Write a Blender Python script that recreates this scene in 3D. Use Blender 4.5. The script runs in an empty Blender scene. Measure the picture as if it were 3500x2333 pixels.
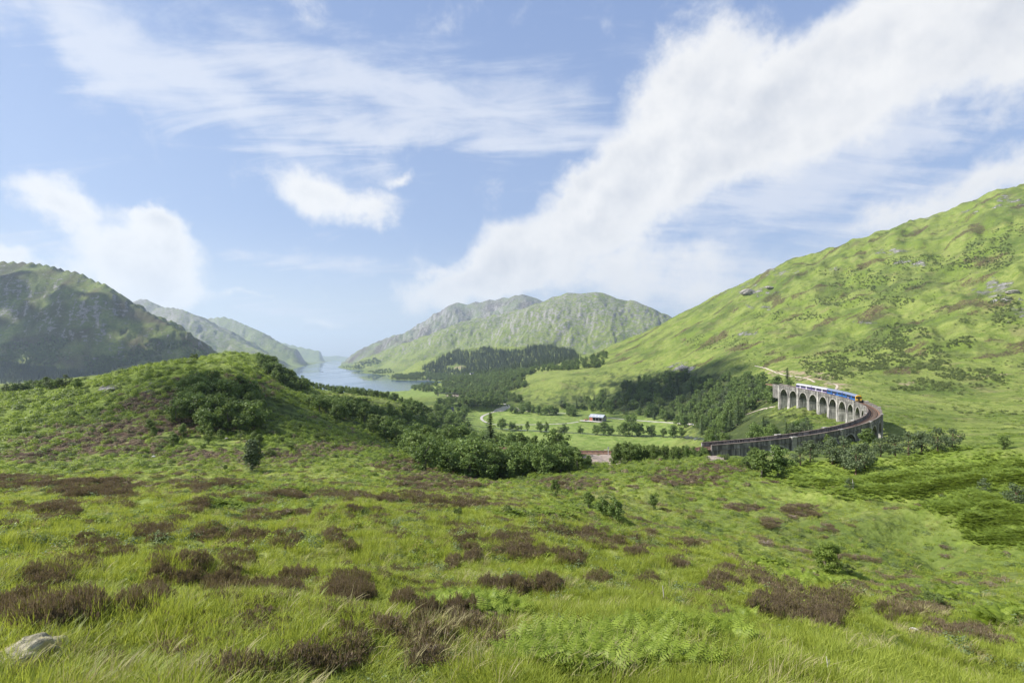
import bpy, math, random
import numpy as np
from mathutils import Vector, Matrix, Euler

rng = np.random.default_rng(7)
random.seed(7)
R = math.radians
SC = bpy.context.scene
COL = SC.collection

# ------------------------------------------------------------------ camera
F = 1750.0          # focal length, in pixels of a 3500 px wide frame (18 mm on 36 mm)
HZ = 1222.0         # horizon row in the same pixels
CZ = 90.0           # eye height above the loch
cam_d = bpy.data.cameras.new('camera')
cam = bpy.data.objects.new('camera', cam_d)
COL.objects.link(cam)
cam.location = (0, 0, CZ)
cam.rotation_euler = (R(90), 0, 0)
cam_d.sensor_width = 36
cam_d.lens = 18
cam_d.shift_y = (HZ - 1166.5) / 3500.0
cam_d.clip_start = 0.1
cam_d.clip_end = 120000
SC.camera = cam

# ------------------------------------------------------------------ light
SUN_AZ = R(-93)      # azimuth from +Y towards +X
SUN_EL = R(40)
sun_dir = Vector((math.sin(SUN_AZ) * math.cos(SUN_EL), math.cos(SUN_AZ) * math.cos(SUN_EL), math.sin(SUN_EL)))
sd = bpy.data.lights.new('sun', 'SUN')
sd.energy = 5.0
sd.angle = R(0.53)
sd.color = (1.0, 0.955, 0.88)
so = bpy.data.objects.new('sun', sd)
COL.objects.link(so)
so.rotation_euler = (-sun_dir).to_track_quat('-Z', 'Y').to_euler()
so.location = (-300, 0, 400)
vs = SC.view_settings
vs.view_transform = 'Standard'
vs.look = 'None'
vs.gamma = 1.0
vs.use_curve_mapping = False
vs.exposure = 0.80
SC.render.engine = 'CYCLES'
cy = SC.cycles
cy.max_bounces = 5
cy.diffuse_bounces = 3
cy.glossy_bounces = 2
cy.transmission_bounces = 2
cy.transparent_max_bounces = 4
cy.volume_bounces = 0
cy.use_denoising = True
try:
    cy.denoiser = 'OPENIMAGEDENOISE'
except Exception:
    pass
cy.sample_clamp_indirect = 4.0
cy.caustics_reflective = False
cy.caustics_refractive = False

# ------------------------------------------------------------------ node helper
class NT:
    def __init__(s, tree):
        s.t = tree
        s.n = tree.nodes
        s.l = tree.links
    def new(s, typ, ins=None, **props):
        nd = s.n.new(typ)
        for k, v in props.items():
            setattr(nd, k, v)
        for k, v in (ins or {}).items():
            s.put(nd.inputs[k], v)
        return nd
    def put(s, sock, v):
        if isinstance(v, bpy.types.NodeSocket):
            s.l.new(v, sock)
        elif isinstance(v, bpy.types.Node):
            s.l.new(v.outputs[0], sock)
        else:
            if hasattr(sock, 'default_value') and isinstance(v, (tuple, list)) and len(v) == 3 and sock.type == 'RGBA':
                v = tuple(v) + (1.0,)
            sock.default_value = v
    def math(s, op, a, b=0.0, c=None, clamp=False):
        nd = s.n.new('ShaderNodeMath')
        nd.operation = op
        nd.use_clamp = clamp
        s.put(nd.inputs[0], a)
        s.put(nd.inputs[1], b)
        if c is not None:
            s.put(nd.inputs[2], c)
        return nd.outputs[0]
    def mix(s, fac, a, b, typ='MIX'):
        nd = s.n.new('ShaderNodeMix')
        nd.data_type = 'RGBA'
        nd.blend_type = typ
        nd.clamp_factor = True
        s.put(nd.inputs[0], fac)
        s.put(nd.inputs[6], a)
        s.put(nd.inputs[7], b)
        return nd.outputs[2]
    def ramp(s, v, a, b, lo=0.0, hi=1.0, smooth=True):
        nd = s.n.new('ShaderNodeMapRange')
        nd.interpolation_type = 'SMOOTHSTEP' if smooth else 'LINEAR'
        s.put(nd.inputs[0], v)
        nd.inputs[1].default_value = a
        nd.inputs[2].default_value = b
        nd.inputs[3].default_value = lo
        nd.inputs[4].default_value = hi
        return nd.outputs[0]
    def noise(s, vec, scale, detail=4.0, rough=0.55, dist=0.0, dim='3D'):
        nd = s.n.new('ShaderNodeTexNoise')
        nd.noise_dimensions = dim
        if vec is not None:
            s.put(nd.inputs['Vector'], vec)
        nd.inputs['Scale'].default_value = scale
        nd.inputs['Detail'].default_value = detail
        nd.inputs['Roughness'].default_value = rough
        nd.inputs['Distortion'].default_value = dist
        return nd.outputs[0]
    def mapping(s, vec, loc=(0, 0, 0), rot=(0, 0, 0), scale=(1, 1, 1), typ='POINT'):
        nd = s.n.new('ShaderNodeMapping')
        nd.vector_type = typ
        s.put(nd.inputs[0], vec)
        nd.inputs['Location'].default_value = loc
        nd.inputs['Rotation'].default_value = rot
        nd.inputs['Scale'].default_value = scale
        return nd.outputs[0]

# ------------------------------------------------------------------ sky
def az_el(px, py):
    a = math.atan2(px - 1750.0, F)
    e = math.atan2((HZ - py) * math.cos(a), F)
    return a, e

world = bpy.data.worlds.new('World')
SC.world = world
world.use_nodes = True
wt = NT(world.node_tree)
wt.n.clear()
tc = wt.new('ShaderNodeTexCoord')
dirv = wt.new('ShaderNodeVectorMath', {0: tc.outputs['Generated']}, operation='NORMALIZE').outputs[0]
sx = wt.new('ShaderNodeSeparateXYZ', {0: dirv})
azn = wt.math('ARCTAN2', sx.outputs[0], sx.outputs[1])
eln = wt.math('ARCSINE', sx.outputs[2])
ae = wt.new('ShaderNodeCombineXYZ', {0: azn, 1: eln, 2: 0.0}).outputs[0]
# cloud edges are ragged: the lookup point is pushed about by noise
nzv = wt.new('ShaderNodeTexNoise', {'Vector': dirv, 'Scale': 7.0, 'Detail': 8.0, 'Roughness': 0.6})
off = wt.new('ShaderNodeVectorMath', {0: nzv.outputs[1], 1: (0.5, 0.5, 0.5)}, operation='SUBTRACT').outputs[0]
offs = wt.new('ShaderNodeVectorMath', {0: off, 1: (0.15, 0.11, 0.0)}, operation='MULTIPLY').outputs[0]
aeW = wt.new('ShaderNodeVectorMath', {0: ae, 1: offs}, operation='ADD').outputs[0]

def ellipses(lst, vec):
    acc = None
    for (cx, cy_, rx, ry, rot, st) in lst:
        a, e = az_el(cx, cy_)
        k = math.cos(a)
        sxr = rx / F * k * k
        syr = ry / F * k
        m = wt.mapping(vec, loc=(a, e, 0), rot=(0, 0, -R(rot)), scale=(sxr, syr, 1.0), typ='TEXTURE')
        g = wt.new('ShaderNodeTexGradient', {0: m}, gradient_type='SPHERICAL').outputs[1]
        g = wt.math('MULTIPLY', g, st)
        acc = g if acc is None else wt.math('MAXIMUM', wt.math('ADD', wt.math('MULTIPLY', wt.math('MINIMUM', acc, g), 0.45), wt.math('MAXIMUM', acc, g)), 0.0)
    return acc

CUM = [  # centre x, centre y, radius x, radius y, turn, strength
    (1600, 965, 330, 105, -14, 1.0), (1800, 880, 360, 170, -18, 1.15), (2020, 745, 400, 210, -28, 1.2), (2240, 590, 420, 230, -30, 1.25),
    (2390, 330, 330, 250, -10, 1.15), (2560, 430, 420, 260, -25, 1.15), (2840, 400, 480, 210, -14, 1.0),
    (2960, 170, 520, 260, -30, 1.05), (3300, 60, 560, 260, -15, 1.1), (3560, 60, 400, 300, 0, 1.0),
    (3380, 640, 560, 150, -24, 0.95), (2950, 770, 380, 90, -10, 0.6), (2250, 900, 560, 120, -4, 0.62), (2350, 1000, 600, 100, 0, 0.6),
    (490, 890, 300, 215, 12, 1.3), (560, 1010, 260, 90, 0, 0.8), (225, 700, 230, 110, 22, 0.95), (515, 762, 150, 66, 18, 1.0),
    (20, 865, 160, 80, 0, 0.85), (1075, 665, 190, 105, 22, 0.9), (1260, 720, 190, 75, -8, 0.62), (1352, 622, 90, 38, -5, 0.66),
    (230, 915, 150, 50, 5, 0.6), (860, 1010, 150, 26, 0, 0.55), (1120, 1090, 140, 30, 0, 0.5),
]
CIR = [
    (250, 150, 900, 190, 24, 1.0), (780, 370, 800, 140, 18, 1.0), (1350, 310, 1000, 190, 2, 0.85), (1200, 450, 430, 95, 0, 1.0),
    (1800, 470, 700, 110, 0, 0.8), (900, 150, 900, 220, 10, 0.6), (1100, 895, 800, 50, 2, 0.75), (150, 830, 600, 60, 8, 0.6),
    (2750, 640, 950, 230, -10, 1.0), (2450, 960, 950, 190, 0, 1.05), (3100, 480, 700, 190, -18, 0.9), (2000, 250, 500, 170, 0, 0.3),
    (1050, 1060, 600, 90, 0, 0.6),
]
cumS = ellipses(CUM, aeW)
n_edge = wt.noise(dirv, 8.0, 10.0, 0.64, 0.2)
n_big = wt.noise(dirv, 2.6, 5.0, 0.55)
# the same broken cloud runs on all round the sky outside the view
aback = wt.math('ABSOLUTE', azn)
back = wt.ramp(aback, 0.86, 1.25)
bk = wt.math('MULTIPLY', wt.math('MULTIPLY', wt.ramp(n_big, 0.5, 0.66), back), 0.75)
cumS = wt.math('MAXIMUM', cumS, bk)
cum_in = wt.math('ADD', cumS, wt.math('MULTIPLY', wt.math('SUBTRACT', n_edge, 0.5), 1.6))
cumM = wt.ramp(cum_in, 0.12, 0.72)
# thin high cloud, combed along the wind
plane = wt.new('ShaderNodeVectorMath', {0: dirv, 1: wt.new('ShaderNodeCombineXYZ', {0: wt.math('ADD', wt.math('ABSOLUTE', sx.outputs[2]), 0.22), 1: wt.math('ADD', wt.math('ABSOLUTE', sx.outputs[2]), 0.22), 2: 1.0}).outputs[0]}, operation='DIVIDE').outputs[0]
streak = wt.noise(wt.mapping(plane, rot=(0, 0, R(20)), scale=(0.9, 3.4, 1.0)), 2.2, 9.0, 0.62, 0.8)
mott = wt.noise(plane, 9.0, 6.0, 0.6, 0.4)
cirS = ellipses(CIR, wt.new('ShaderNodeVectorMath', {0: ae, 1: wt.new('ShaderNodeVectorMath', {0: off, 1: (0.5, 0.09, 0.0)}, operation='MULTIPLY').outputs[0]}, operation='ADD').outputs[0])
cirS = wt.math('MAXIMUM', cirS, wt.math('MULTIPLY', back, 0.4))
cirM = wt.math('MULTIPLY', wt.ramp(wt.math('ADD', cirS, wt.math('ADD', wt.math('MULTIPLY', wt.math('SUBTRACT', streak, 0.5), 2.1), wt.math('MULTIPLY', wt.math('SUBTRACT', mott, 0.5), 0.45))), 0.16, 1.12), 0.85)
sky = wt.new('ShaderNodeTexSky', sky_type='NISHITA')
sky.sun_disc = False
sky.sun_elevation = SUN_EL
sky.sun_rotation = SUN_AZ
sky.altitude = 100
sky.air_density = 1.0
sky.dust_density = 1.6
sky.ozone_density = 1.0
SKY_STR = 0.086
# cloud brightness in the sky's own units; undersides are greyer
# billows: compare the vapour here with the vapour a little nearer the sun
nb0 = wt.noise(dirv, 6.0, 6.0, 0.55)
nb1 = wt.noise(wt.mapping(dirv, loc=(-0.020, 0.0, 0.026)), 6.0, 6.0, 0.55)
shade = wt.math('MULTIPLY_ADD', wt.math('SUBTRACT', nb0, nb1), 3.6, 0.6, clamp=True)
thick = wt.ramp(cum_in, 0.35, 1.3)
cl = wt.mix(wt.math('MULTIPLY', thick, wt.math('SUBTRACT', 1.0, shade)), (6.7, 6.65, 6.55), (4.5, 4.7, 5.1))
veil = (5.2, 5.5, 6.2)
# pale clean air: whitish low down, periwinkle higher up, the same all round
air = wt.mix(wt.ramp(eln, 0.22, 0.75), (2.6, 3.5, 5.6), (1.8, 2.65, 4.9))
air = wt.mix(wt.ramp(eln, 0.0, 0.26), (4.9, 5.5, 6.2), air)
c1 = wt.mix(0.7, sky.outputs[0], air)
c1 = wt.mix(cirM, c1, veil)
c2 = wt.mix(wt.math('MULTIPLY', cumM, 0.95), c1, cl)
bg = wt.new('ShaderNodeBackground', {0: c2, 1: SKY_STR})
wo = wt.new('ShaderNodeOutputWorld', {0: bg})
world.cycles.sampling_method = 'MANUAL'
world.cycles.sample_map_resolution = 512

# ------------------------------------------------------------------ object helpers
def link(o):
    COL.objects.link(o)
    return o

def tag(o, label=None, cat=None, group=None, kind=None):
    if label: o['label'] = label
    if cat: o['category'] = cat
    if group: o['group'] = group
    if kind: o['kind'] = kind
    return o

def empty(name, loc=(0, 0, 0), rz=0.0, scale=1.0):
    o = bpy.data.objects.new(name, None)
    o.location = loc
    o.rotation_euler = (0, 0, rz)
    o.scale = (scale,) * 3 if not isinstance(scale, (tuple, list)) else scale
    o.empty_display_size = 0.5
    return link(o)

def mesh_data(name, verts, faces, mats=(), midx=None, smooth=False):
    me = bpy.data.meshes.new(name)
    v = np.asarray(verts, dtype=np.float32).reshape(-1, 3)
    if isinstance(faces, np.ndarray):
        k = faces.shape[1]
        nf = faces.shape[0]
        me.vertices.add(len(v))
        me.vertices.foreach_set('co', v.ravel())
        me.loops.add(nf * k)
        me.loops.foreach_set('vertex_index', faces.ravel().astype(np.int32))
        me.polygons.add(nf)
        me.polygons.foreach_set('loop_start', np.arange(0, nf * k, k, dtype=np.int32))
        me.update(calc_edges=True)
    else:
        me.from_pydata([tuple(p) for p in v], [], [tuple(f) for f in faces])
        me.update()
    for m in mats:
        me.materials.append(m)
    if midx is not None:
        me.polygons.foreach_set('material_index', np.asarray(midx, dtype=np.int32))
    if smooth:
        me.polygons.foreach_set('use_smooth', np.ones(len(me.polygons), dtype=bool))
    me.update()
    return me

def obj(name, me, parent=None, loc=(0, 0, 0), rz=0.0):
    o = bpy.data.objects.new(name, me)
    o.location = loc
    o.rotation_euler = (0, 0, rz)
    link(o)
    if parent is not None:
        o.parent = parent
    return o

class MB:
    """collects boxes, tubes and prisms for one mesh"""
    def __init__(s):
        s.v = []
        s.f = []
        s.m = []
    def add(s, verts, faces, m=0):
        b = len(s.v)
        s.v += [tuple(p) for p in verts]
        s.f += [tuple(i + b for i in f) for f in faces]
        s.m += [m] * len(faces)
    def box(s, c, d, rz=0.0, m=0, taper=1.0):
        cx, cy_, cz = c
        hx, hy, hz = d[0] / 2, d[1] / 2, d[2] / 2
        ca, sa = math.cos(rz), math.sin(rz)
        vs_ = []
        for z, k in ((-hz, 1.0), (hz, taper)):
            for x, y in ((-hx, -hy), (hx, -hy), (hx, hy), (-hx, hy)):
                x *= k; y *= k
                vs_.append((cx + x * ca - y * sa, cy_ + x * sa + y * ca, cz + z))
        s.add(vs_, [(3, 2, 1, 0), (4, 5, 6, 7), (0, 1, 5, 4), (1, 2, 6, 5), (2, 3, 7, 6), (3, 0, 4, 7)], m)
    def tube(s, pts, rad, n=6, m=0, cap=True):
        rings = []
        up = Vector((0, 0, 1))
        P = [Vector(p) for p in pts]
        for i, p in enumerate(P):
            d = (P[min(i + 1, len(P) - 1)] - P[max(i - 1, 0)])
            if d.length < 1e-9: d = Vector((0, 0, 1))
            d.normalize()
            a = d.cross(up)
            if a.length < 1e-3: a = d.cross(Vector((1, 0, 0)))
            a.normalize()
            b = d.cross(a)
            r = rad[i] if isinstance(rad, (list, tuple)) else rad
            rings.append([p + (a * math.cos(2 * math.pi * k / n) + b * math.sin(2 * math.pi * k / n)) * r for k in range(n)])
        vs_ = [q for rg in rings for q in rg]
        fs = []
        for i in range(len(P) - 1):
            for k in range(n):
                fs.append((i * n + k, i * n + (k + 1) % n, (i + 1) * n + (k + 1) % n, (i + 1) * n + k))
        if cap:
            fs.append(tuple(range(n - 1, -1, -1)))
            fs.append(tuple((len(P) - 1) * n + k for k in range(n)))
        s.add(vs_, fs, m)
    def data(s, name, mats, smooth=False):
        return mesh_data(name, s.v, s.f, mats, s.m, smooth)
    def build(s, name, mats, parent=None, smooth=False, loc=(0, 0, 0), rz=0.0):
        return obj(name, s.data(name, mats if isinstance(mats, (list, tuple)) else [mats], smooth), parent, loc, rz)
# ------------------------------------------------------------------ noise
_perm = np.random.default_rng(3).permutation(256).astype(np.int32)
_perm = np.concatenate([_perm, _perm])
_ga = np.random.default_rng(4).uniform(0, 2 * np.pi, 256)
_gx, _gy = np.cos(_ga), np.sin(_ga)

def perlin(x, y, seed=0):
    x = x + seed * 37.13
    y = y - seed * 71.7
    xi = np.floor(x).astype(np.int64)
    yi = np.floor(y).astype(np.int64)
    xf = x - xi
    yf = y - yi
    xi &= 255
    yi &= 255
    u = xf * xf * xf * (xf * (xf * 6 - 15) + 10)
    v = yf * yf * yf * (yf * (yf * 6 - 15) + 10)
    def g(ix, iy, dx, dy):
        h = _perm[_perm[ix & 255] + (iy & 255)]
        return _gx[h] * dx + _gy[h] * dy
    a = g(xi, yi, xf, yf)
    b = g(xi + 1, yi, xf - 1, yf)
    c = g(xi, yi + 1, xf, yf - 1)
    d = g(xi + 1, yi + 1, xf - 1, yf - 1)
    return ((a + (b - a) * u) + ((c + (d - c) * u) - (a + (b - a) * u)) * v) * 1.5

def fbm(x, y, o=4, seed=0, gain=0.5):
    s = 0.0
    a = 1.0
    for i in range(o):
        s = s + a * perlin(x * 2 ** i, y * 2 ** i, seed + i)
        a *= gain
    return s

def ridged(x, y, o=4, seed=0, gain=0.5):
    s = 0.0
    a = 1.0
    for i in range(o):
        s = s + a * (1 - 2 * np.abs(perlin(x * 2 ** i, y * 2 ** i, seed + i)))
        a *= gain
    return s

def sstep(a, b, x):
    t = np.clip((x - a) / (b - a), 0, 1)
    return t * t * (3 - 2 * t)

# ------------------------------------------------------------------ survey points: column, row (3500 px frame), distance
CP = [
    # near slope
    (0, 3700, 1.1), (1750, 3780, 1.1), (3500, 3880, 1.1), (0, 2780, 2.0), (1750, 2797, 2.0), (3500, 2880, 2.05),
    (0, 2330, 3.0), (900, 2333, 3.0), (1750, 2345, 3.1), (2600, 2390, 3.3), (3500, 2480, 3.6),
    (0, 2075, 6), (900, 2075, 6), (1750, 2095, 6), (2600, 2160, 6.4), (3500, 2290, 7),
    (0, 1890, 12), (900, 1888, 12), (1750, 1910, 12), (2500, 1995, 12.5), (3000, 2105, 13), (3500, 2190, 13),
    (0, 1770, 22), (900, 1765, 22), (1600, 1785, 22), (2100, 1838, 20), (2500, 1925, 18), (2900, 2040, 17), (3500, 2165, 17),
    (0, 1675, 38), (900, 1680, 38), (1500, 1705, 38), (1900, 1760, 36), (2250, 1860, 30), (2700, 1975, 25), (3200, 2095, 23), (3500, 2135, 23),
    (0, 1610, 60), (400, 1620, 60), (900, 1632, 60), (1400, 1662, 60), (1700, 1690, 58), (2000, 1735, 52), (2400, 1800, 50), (2800, 1880, 48), (3200, 1930, 46), (3500, 1950, 45),
    # saddle before the left knoll, moor edge
    (0, 1575, 78), (400, 1592, 78), (862, 1604, 76), (1200, 1600, 82), (1400, 1620, 82), (1650, 1646, 84), (1850, 1642, 86), (2100, 1640, 78), (2400, 1690, 70), (2700, 1740, 62), (3000, 1770, 57), (3300, 1780, 50), (3500, 1790, 45),
    (2000, 1612, 96), (2200, 1590, 102), (2400, 1574, 108), (2500, 1572, 110), (2650, 1628, 88), (2900, 1660, 77), (3200, 1665, 69), (3500, 1650, 62),
    (2650, 1575, 110), (2850, 1555, 112), (3050, 1535, 110), (3250, 1528, 101), (3500, 1512, 93),
    # behind the moor edge
    (1650, 1650, 100), (1800, 1640, 105), (1500, 1612, 100), (1650, 1620, 125), (1850, 1590, 124),
    (2060, 1582, 125), (2250, 1568, 128), (2400, 1562, 132),
    # railway ledge
    (1600, 1546, 140), (1850, 1548, 138), (2060, 1547, 138), (2250, 1538, 140), (2433, 1542, 143),
    # slope to the valley floor
    (1600, 1570, 190), (1850, 1575, 190), (2060, 1575, 200), (2300, 1560, 200), (1650, 1590, 300), (1850, 1625, 300), (2060, 1620, 300), (2280, 1590, 290),
    (1650, 1560, 415), (1850, 1560, 425), (2060, 1555, 430), (2250, 1548, 430),
    # valley floor
    (1700, 1500, 518), (1900, 1496, 525), (2100, 1497, 522), (2280, 1494, 528), (1650, 1432, 685), (1850, 1432, 686), (2040, 1436, 670), (2200, 1440, 650), (2330, 1455, 600),
    (1560, 1440, 640), (1560, 1380, 935), (1700, 1385, 890), (1850, 1405, 790), (1450, 1352, 1200), (1560, 1345, 1240), (1650, 1345, 1180),
    # left knoll
    (0, 1500, 105), (300, 1510, 108), (600, 1530, 108), (900, 1530, 112), (1150, 1545, 118), (1330, 1565, 112),
    (0, 1430, 140), (300, 1410, 140), (550, 1380, 140), (750, 1390, 140), (950, 1440, 140), (1150, 1490, 145), (1350, 1540, 140),
    (0, 1352, 178), (200, 1325, 182), (350, 1290, 188), (470, 1258, 192), (580, 1235, 195), (700, 1228, 196), (820, 1245, 192), (920, 1310, 185), (1030, 1375, 185), (1180, 1440, 190), (1300, 1490, 185), (1450, 1555, 170),
    (0, 1365, 230), (300, 1330, 240), (560, 1270, 245), (700, 1255, 245), (850, 1275, 240), (960, 1340, 240),
    # second knoll
    (620, 1240, 300), (720, 1215, 325), (800, 1203, 338), (880, 1210, 335), (960, 1255, 320), (1030, 1310, 320), (880, 1280, 290), (980, 1330, 290),
    (780, 1235, 430), (600, 1260, 430), (950, 1290, 400), (1040, 1330, 380),
    (1100, 1345, 335), (1200, 1352, 350), (1300, 1362, 355), (1380, 1378, 350), (1150, 1395, 270), (1280, 1420, 270), (1400, 1440, 280), (1480, 1500, 260),
    (1100, 1335, 520), (1250, 1350, 560), (1400, 1375, 560), (1480, 1420, 480), (1520, 1500, 380), (1580, 1560, 330),
    (1000, 1345, 900), (1200, 1355, 950), (1350, 1350, 1080), (800, 1330, 1000),
    # fields behind the left knoll
    (0, 1318, 420), (230, 1298, 470), (330, 1282, 480), (420, 1280, 470), (520, 1295, 430), (100, 1310, 440),
    (0, 1330, 650), (300, 1320, 650), (560, 1330, 700), (0, 1320, 1000), (400, 1320, 1100),
    # ground under and inside the viaduct curve
    (2724, 1384, 318), (2763, 1398, 300), (2800, 1410, 288), (2834, 1420, 276), (2868, 1440, 262), (2896, 1446, 250), (2950, 1465, 225), (3004, 1500, 196),
    (2700, 1420, 285), (2620, 1445, 290), (2750, 1470, 235), (2880, 1490, 205), (2500, 1545, 152), (2700, 1535, 158), (2850, 1515, 168), (2950, 1505, 180),
    (2450, 1530, 230), (2600, 1510, 230), (2400, 1520, 320), (2500, 1480, 340),
    # wooded foot of the right hill
    (2000, 1411, 770), (2150, 1425, 690), (2330, 1440, 600), (2450, 1440, 480), (2600, 1405, 420), (2690, 1362, 380),
    (2000, 1375, 850), (2150, 1340, 830), (2250, 1305, 850), (2400, 1310, 720), (2550, 1310, 620), (2690, 1330, 440),
    # right hill
    (3050, 1455, 230), (3200, 1480, 200), (3500, 1462, 205), (3100, 1400, 300), (3300, 1410, 300), (3500, 1400, 300),
    (2850, 1340, 400), (3000, 1340, 400), (3250, 1350, 385), (3500, 1330, 385),
    (2700, 1300, 500), (2900, 1270, 500), (3150, 1255, 480), (3500, 1220, 480),
    (2500, 1240, 720), (2750, 1190, 690), (3000, 1150, 650), (3250, 1100, 620), (3500, 1020, 600),
    (2250, 1240, 960), (2450, 1165, 920), (2700, 1060, 900), (2950, 980, 880), (3250, 890, 840), (3500, 810, 800),
    (2100, 1180, 1350), (2292, 1086, 1330), (2420, 1030, 1260), (2530, 975, 1200), (2600, 945, 1180), (2620, 928, 1172), (2664, 912, 1160), (2720, 901, 1140), (2768, 893, 1120), (2795, 893, 1112), (2830, 866, 1100), (2917, 833, 1080), (3020, 803, 1060), (3125, 774, 1040), (3274, 729, 1000), (3408, 677, 970), (3500, 647, 950), (3800, 560, 900), (4300, 500, 850), (5000, 500, 700),
    (2300, 1140, 1700), (2530, 1060, 1700), (2768, 1000, 1650), (3125, 900, 1550), (3500, 800, 1450),
    (2000, 1225, 1500), (1900, 1250, 1450), (1850, 1262, 1250), (2050, 1255, 1100), (1800, 1300, 1050), (1930, 1300, 960), (2050, 1330, 880), (1750, 1330, 1050),
    (1750, 1262, 1650), (1600, 1300, 1500), (1550, 1310, 1400),
    (1900, 1225, 2400), (2300, 1190, 2500), (2900, 1150, 2500), (3500, 1100, 2300), (1600, 1270, 2400), (1000, 1290, 2400), (500, 1290, 2300), (0, 1290, 2300), (-800, 1290, 1500), (-800, 1340, 300), (-800, 1420, 130), (-800, 1650, 45), (-800, 2000, 8),
    (4400, 1400, 250), (4400, 1560, 90), (4400, 1900, 35), (4400, 2150, 15), (4400, 1300, 350), (4400, 1000, 500),
]

def rbf_fit(cp):
    P = np.array(cp, float)
    phi = np.arctan2(P[:, 0] - 1750, F)
    r = P[:, 2] / np.cos(phi)
    val = (P[:, 1] - HZ) / F * P[:, 2] / r
    A = np.stack([phi * 2.2, np.log(r)], 1)
    n = len(A)
    D = np.sqrt(((A[:, None] - A[None]) ** 2).sum(-1))
    K = D + 0.0
    M = np.zeros((n + 3, n + 3))
    M[:n, :n] = -K - 0.002 * np.eye(n) * -1
    M[:n, n] = 1
    M[:n, n + 1:] = A
    M[n, :n] = 1
    M[n + 1:, :n] = A.T
    b = np.zeros(n + 3)
    b[:n] = val
    w = np.linalg.solve(M, b)
    return A, w

_A, _W = rbf_fit(CP)

def rbf_eval(phi, lr):
    q0 = phi.ravel() * 2.2
    q1 = lr.ravel()
    out = np.empty(len(q0))
    n = len(_A)
    B = 60000
    a0 = _A[:, 0].astype(np.float32)
    a1 = _A[:, 1].astype(np.float32)
    w = _W[:n].astype(np.float32)
    for i in range(0, len(q0), B):
        x = q0[i:i + B].astype(np.float32)
        y = q1[i:i + B].astype(np.float32)
        D = np.sqrt((x[:, None] - a0) ** 2 + (y[:, None] - a1) ** 2)
        out[i:i + B] = -(D @ w)
    out += _W[n] + _W[n + 1] * q0 + _W[n + 2] * q1
    return out.reshape(phi.shape)

def P3(px, py, Y):
    return np.array([(px - 1750) / F * Y, Y, CZ - (py - HZ) / F * Y])

# loch outline, on the water level
LOCH = [(1000, 1352), (1290, 1341), (1390, 1336), (1440, 1322), (1511, 1308), (1522, 1303.5), (1469, 1300), (1416, 1299), (1337, 1297), (1329, 1292), (1337, 1281), (1288, 1279), (1241, 1274), (1246, 1266), (1178, 1260), (1153, 1255.5), (1166, 1247), (1168, 1238), (1172, 1231.6), (1140, 1231.2), (1112, 1237), (1061, 1245.6), (1014, 1256), (950, 1275), (880, 1300), (900, 1340)]
LOCHW = np.array([((px - 1750) / F * (F * CZ / (py - HZ)), F * CZ / (py - HZ)) for px, py in LOCH])

def loch_sd(x, y):
    """distance to the shore, negative on the water"""
    d = np.full(x.shape, 1e9)
    ins = np.zeros(x.shape, bool)
    n = len(LOCHW)
    for i in range(n):
        a = LOCHW[i]
        b = LOCHW[(i + 1) % n]
        e = b - a
        t = np.clip(((x - a[0]) * e[0] + (y - a[1]) * e[1]) / (e @ e), 0, 1)
        d = np.minimum(d, np.hypot(x - a[0] - t * e[0], y - a[1] - t * e[1]))
        c = ((a[1] > y) != (b[1] > y)) & (x < (b[0] - a[0]) * (y - a[1]) / (b[1] - a[1] + 1e-12) + a[0])
        ins ^= c
    return np.where(ins, -d, d)

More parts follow.
